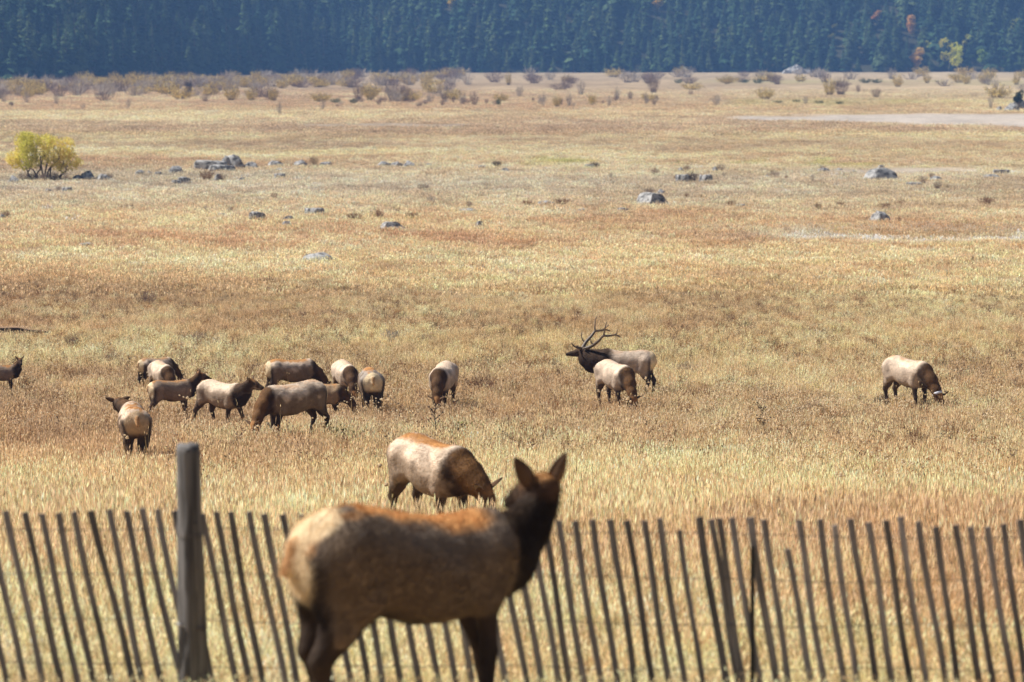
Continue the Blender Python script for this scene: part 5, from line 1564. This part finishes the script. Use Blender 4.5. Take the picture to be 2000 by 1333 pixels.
place('large elk facing left with brown mane and head down in the grass', 572, 59, 744, 217, graze_side(.22, spine=.35, crest=.9, swing=(.05, -.05, -.12, .12)), .026, 10, 9000)
place('elk with pale rump and brown back grazing behind the large one', 570, 74.5, 699, 24, graze(spine=1.0), .03, 11)
place('young tan elk grazing right behind the large elk', 632, 68, 746, -14, graze(spine=.7, pal=dict(cream=(.38, .26, .15), tan=(.30, .20, .12))), .03, 12)
place('pale elk facing forward with head down beside the one showing its rump', 676, 73.5, 705, -74, graze(spine=.25, crest=.4, pal=LIT_FLANK), .03, 13)
place('elk showing its rump and tail straight to the viewer', 724, 69, 717, 98, graze(spine=.9, swing=(0, 0, .06, -.06), pal=dict(cream=(.42, .36, .30))), .026, 14, 9000)
place('elk facing forward alone in the middle, grazing behind a dead stalk', 865, 71, 708, -99, graze_side(.06, spine=.1, crest=.5, pal=LIT_FLANK), .026, 15, 9000)
place('pale elk grazing with its shoulder toward the viewer before the bull', 1203, 71, 705, -66, graze_side(-.05, spine=.25, crest=.7, pal=LIT_FLANK), .026, 16, 9000)
place('elk with a white collar grazing alone at the right', 1774, 71.5, 697, -60, graze_side(.05, spine=.45, crest=.5, pal=LIT_FLANK), .024, 17, 12000)
ROOT_COLLAR = [o for o in bpy.data.objects if o.get('label', '').startswith('elk with a white collar')][0]
def build_collar():
    nk = [np.array(p) for p in GRAZE['neck']]
    a, b = np.array((1.0, .0375, .66)), np.array((1.09, .05, .49))
    c = a + (b - a) * .55; ax = unit(b - a); u = unit(np.cross(ax, (0, 1, 0))); v = np.cross(ax, u)
    V, Fc = [], []; n = 28
    for k in range(n):
        t = 2 * math.pi * k / n; dr = u * math.cos(t) + v * math.sin(t)
        for rr, o in ((.124, -.032), (.130, -.028), (.130, .028), (.124, .032), (.114, .0)): V.append(c + dr * rr + ax * o)
    for k in range(n):
        for j in range(5):
            A, B = k * 5 + j, k * 5 + (j + 1) % 5; Cc, D = ((k + 1) % n) * 5 + (j + 1) % 5, ((k + 1) % n) * 5 + j
            Fc.append((A, D, Cc, B))
    link('collar', mesh('collar', V, Fc, (col_material('white_collar', .5),), True, np.tile((.72, .70, .74), (len(V), 1))), ROOT_COLLAR)
build_collar()
place('young elk at the left edge looking toward the viewer', 2, 77, 711, 4,
      dict(neck=[(.57, 0, 1.08), (.73, 0, 1.22), (.82, 0, 1.40), (.85, -.02, 1.52)], head=(.35, -1, -.30), neck_r=(.22, .16, .115, .095), ears=((.8, .9, -.1), (.8, .9, -.1)), spine=.8, swing=(.03, -.03, .05, -.05), pal=dict(cream=(.34, .25, .18), tan=(.27, .19, .14))), .026, 18, 9000)

# the bull
BULL = dict(bull=True, neck=[(.62, 0, 1.05), (.93, 0, 1.06), (1.12, 0, 1.14), (1.24, 0, 1.31)], neck_r=(.36, .32, .25, .14), head=(.98, 0, -.10), head_len=1.22, throat=(.05, 0, -.10), swing=(.1, -.1, .08, -.14), spine=.25, crest=.1,
            ears=((.9, .4, -.6), (.9, .4, -.6)), pal=dict(umber=(.050, .030, .019), cream=(.60, .48, .37), tan=(.46, .35, .26), legs=(.05, .032, .022), face=(.07, .042, .026)))
broot, bh = place('bull elk with large branched antlers and dark mane facing left', 1221.5, 76, 682, 171, BULL, .026, 19, 14000, .055, .010, top=1.41)
def build_antlers():
    p, h, u, s, hl = bh
    sc = broot.scale[0]; k = 6.664 * F / 76 * sc
    base = p + u * .085
    cy, sy = math.cos(math.radians(171)), math.sin(math.radians(171))
    def P3(zx, zy, y):
        xw = (zx - 474) / k; z = -(zy - 492) / k
        return np.array([(xw + y * sy) / cy, y, z * 1.02]) + np.array([base[0], 0, base[2]])
    near = [([(480, 492), (530, 472), (590, 440), (645, 398), (695, 348), (735, 300), (790, 298), (850, 288), (900, 280), (955, 306)], .055, .018),
            ([(476, 490), (430, 478), (380, 460), (345, 432), (324, 402)], .038, .010), ([(612, 424), (590, 405), (577, 378), (574, 350)], .025, .009),
            ([(500, 482), (460, 470), (420, 462), (385, 446)], .025, .009), ([(738, 300), (750, 245), (758, 190), (775, 118)], .030, .009), ([(890, 282), (908, 250), (918, 205)], .025, .009)]
    far = [([(472, 488), (500, 440), (528, 400), (575, 352), (612, 310), (640, 275), (690, 268), (742, 262), (790, 258), (835, 272)], .055, .018),
           ([(512, 412), (480, 388), (462, 345), (466, 285)], .028, .009), ([(640, 276), (636, 220), (645, 150), (657, 88)], .030, .009), ([(742, 262), (780, 230), (820, 195)], .025, .009),
           ([(474, 488), (450, 478), (420, 470), (395, 455)], .025, .009)]
    for sgn, grp in ((1, near), (-1, far)):
        parts = []
        for pts, r0, r1 in grp:
            q = []
            for (zx, zy) in pts:
                t = math.hypot(zx - 474, zy - 492) / 460
                q.append(P3(zx, zy, sgn * (.055 + .40 * min(t, 1) ** .8)))
            sp_ = smooth_path(q, len(q) * 4)
            n = len(sp_); parts.append(tube(sp_, [max(.017 if i < n - 1 else .006, 1.15 * (r0 + (r1 - r0) * (i / (n - 1)) ** .8)) for i in range(n)], 8))
        v, f = join_parts(parts); v = np.array(v)
        tipd = np.linalg.norm(v - v[0], axis=1)
        c = np.array((.12, .085, .055)) * (1 + 1.8 * np.clip(tipd - .5, 0, 1))[:, None]
        link('antler', mesh('antler', v, f, (M_ANTLER,), True, c), broot)
build_antlers()

# ------------------------------------------------------------------ air: thin haze over the whole valley
def build_haze():
    x, y0, y1, z0, z1 = 1050, -60, 1720, -3.0, 112.0
    V = [(-x, y0, z0), (x, y0, z0), (x, y1, z0), (-x, y1, z0), (-x, y0, z1), (x, y0, z1), (x, y1, z1), (-x, y1, z1)]
    Fc = [(0, 3, 2, 1), (4, 5, 6, 7), (0, 1, 5, 4), (1, 2, 6, 5), (2, 3, 7, 6), (3, 0, 4, 7)]
    m, n, out = mat('haze_air')
    v = N(n, 'ShaderNodeVolumePrincipled')
    v.inputs['Color'].default_value = (.26, .50, .96, 1)
    v.inputs['Density'].default_value = HAZE
    v.inputs['Anisotropy'].default_value = 0.0
    n.links.new(v.outputs[0], out.inputs['Volume'])
    o = link('haze', mesh('haze', V, Fc, (m,)))
    tag(o, 'thin blue haze filling the valley', None, None, 'stuff')
HAZE = 0.00026
build_haze()
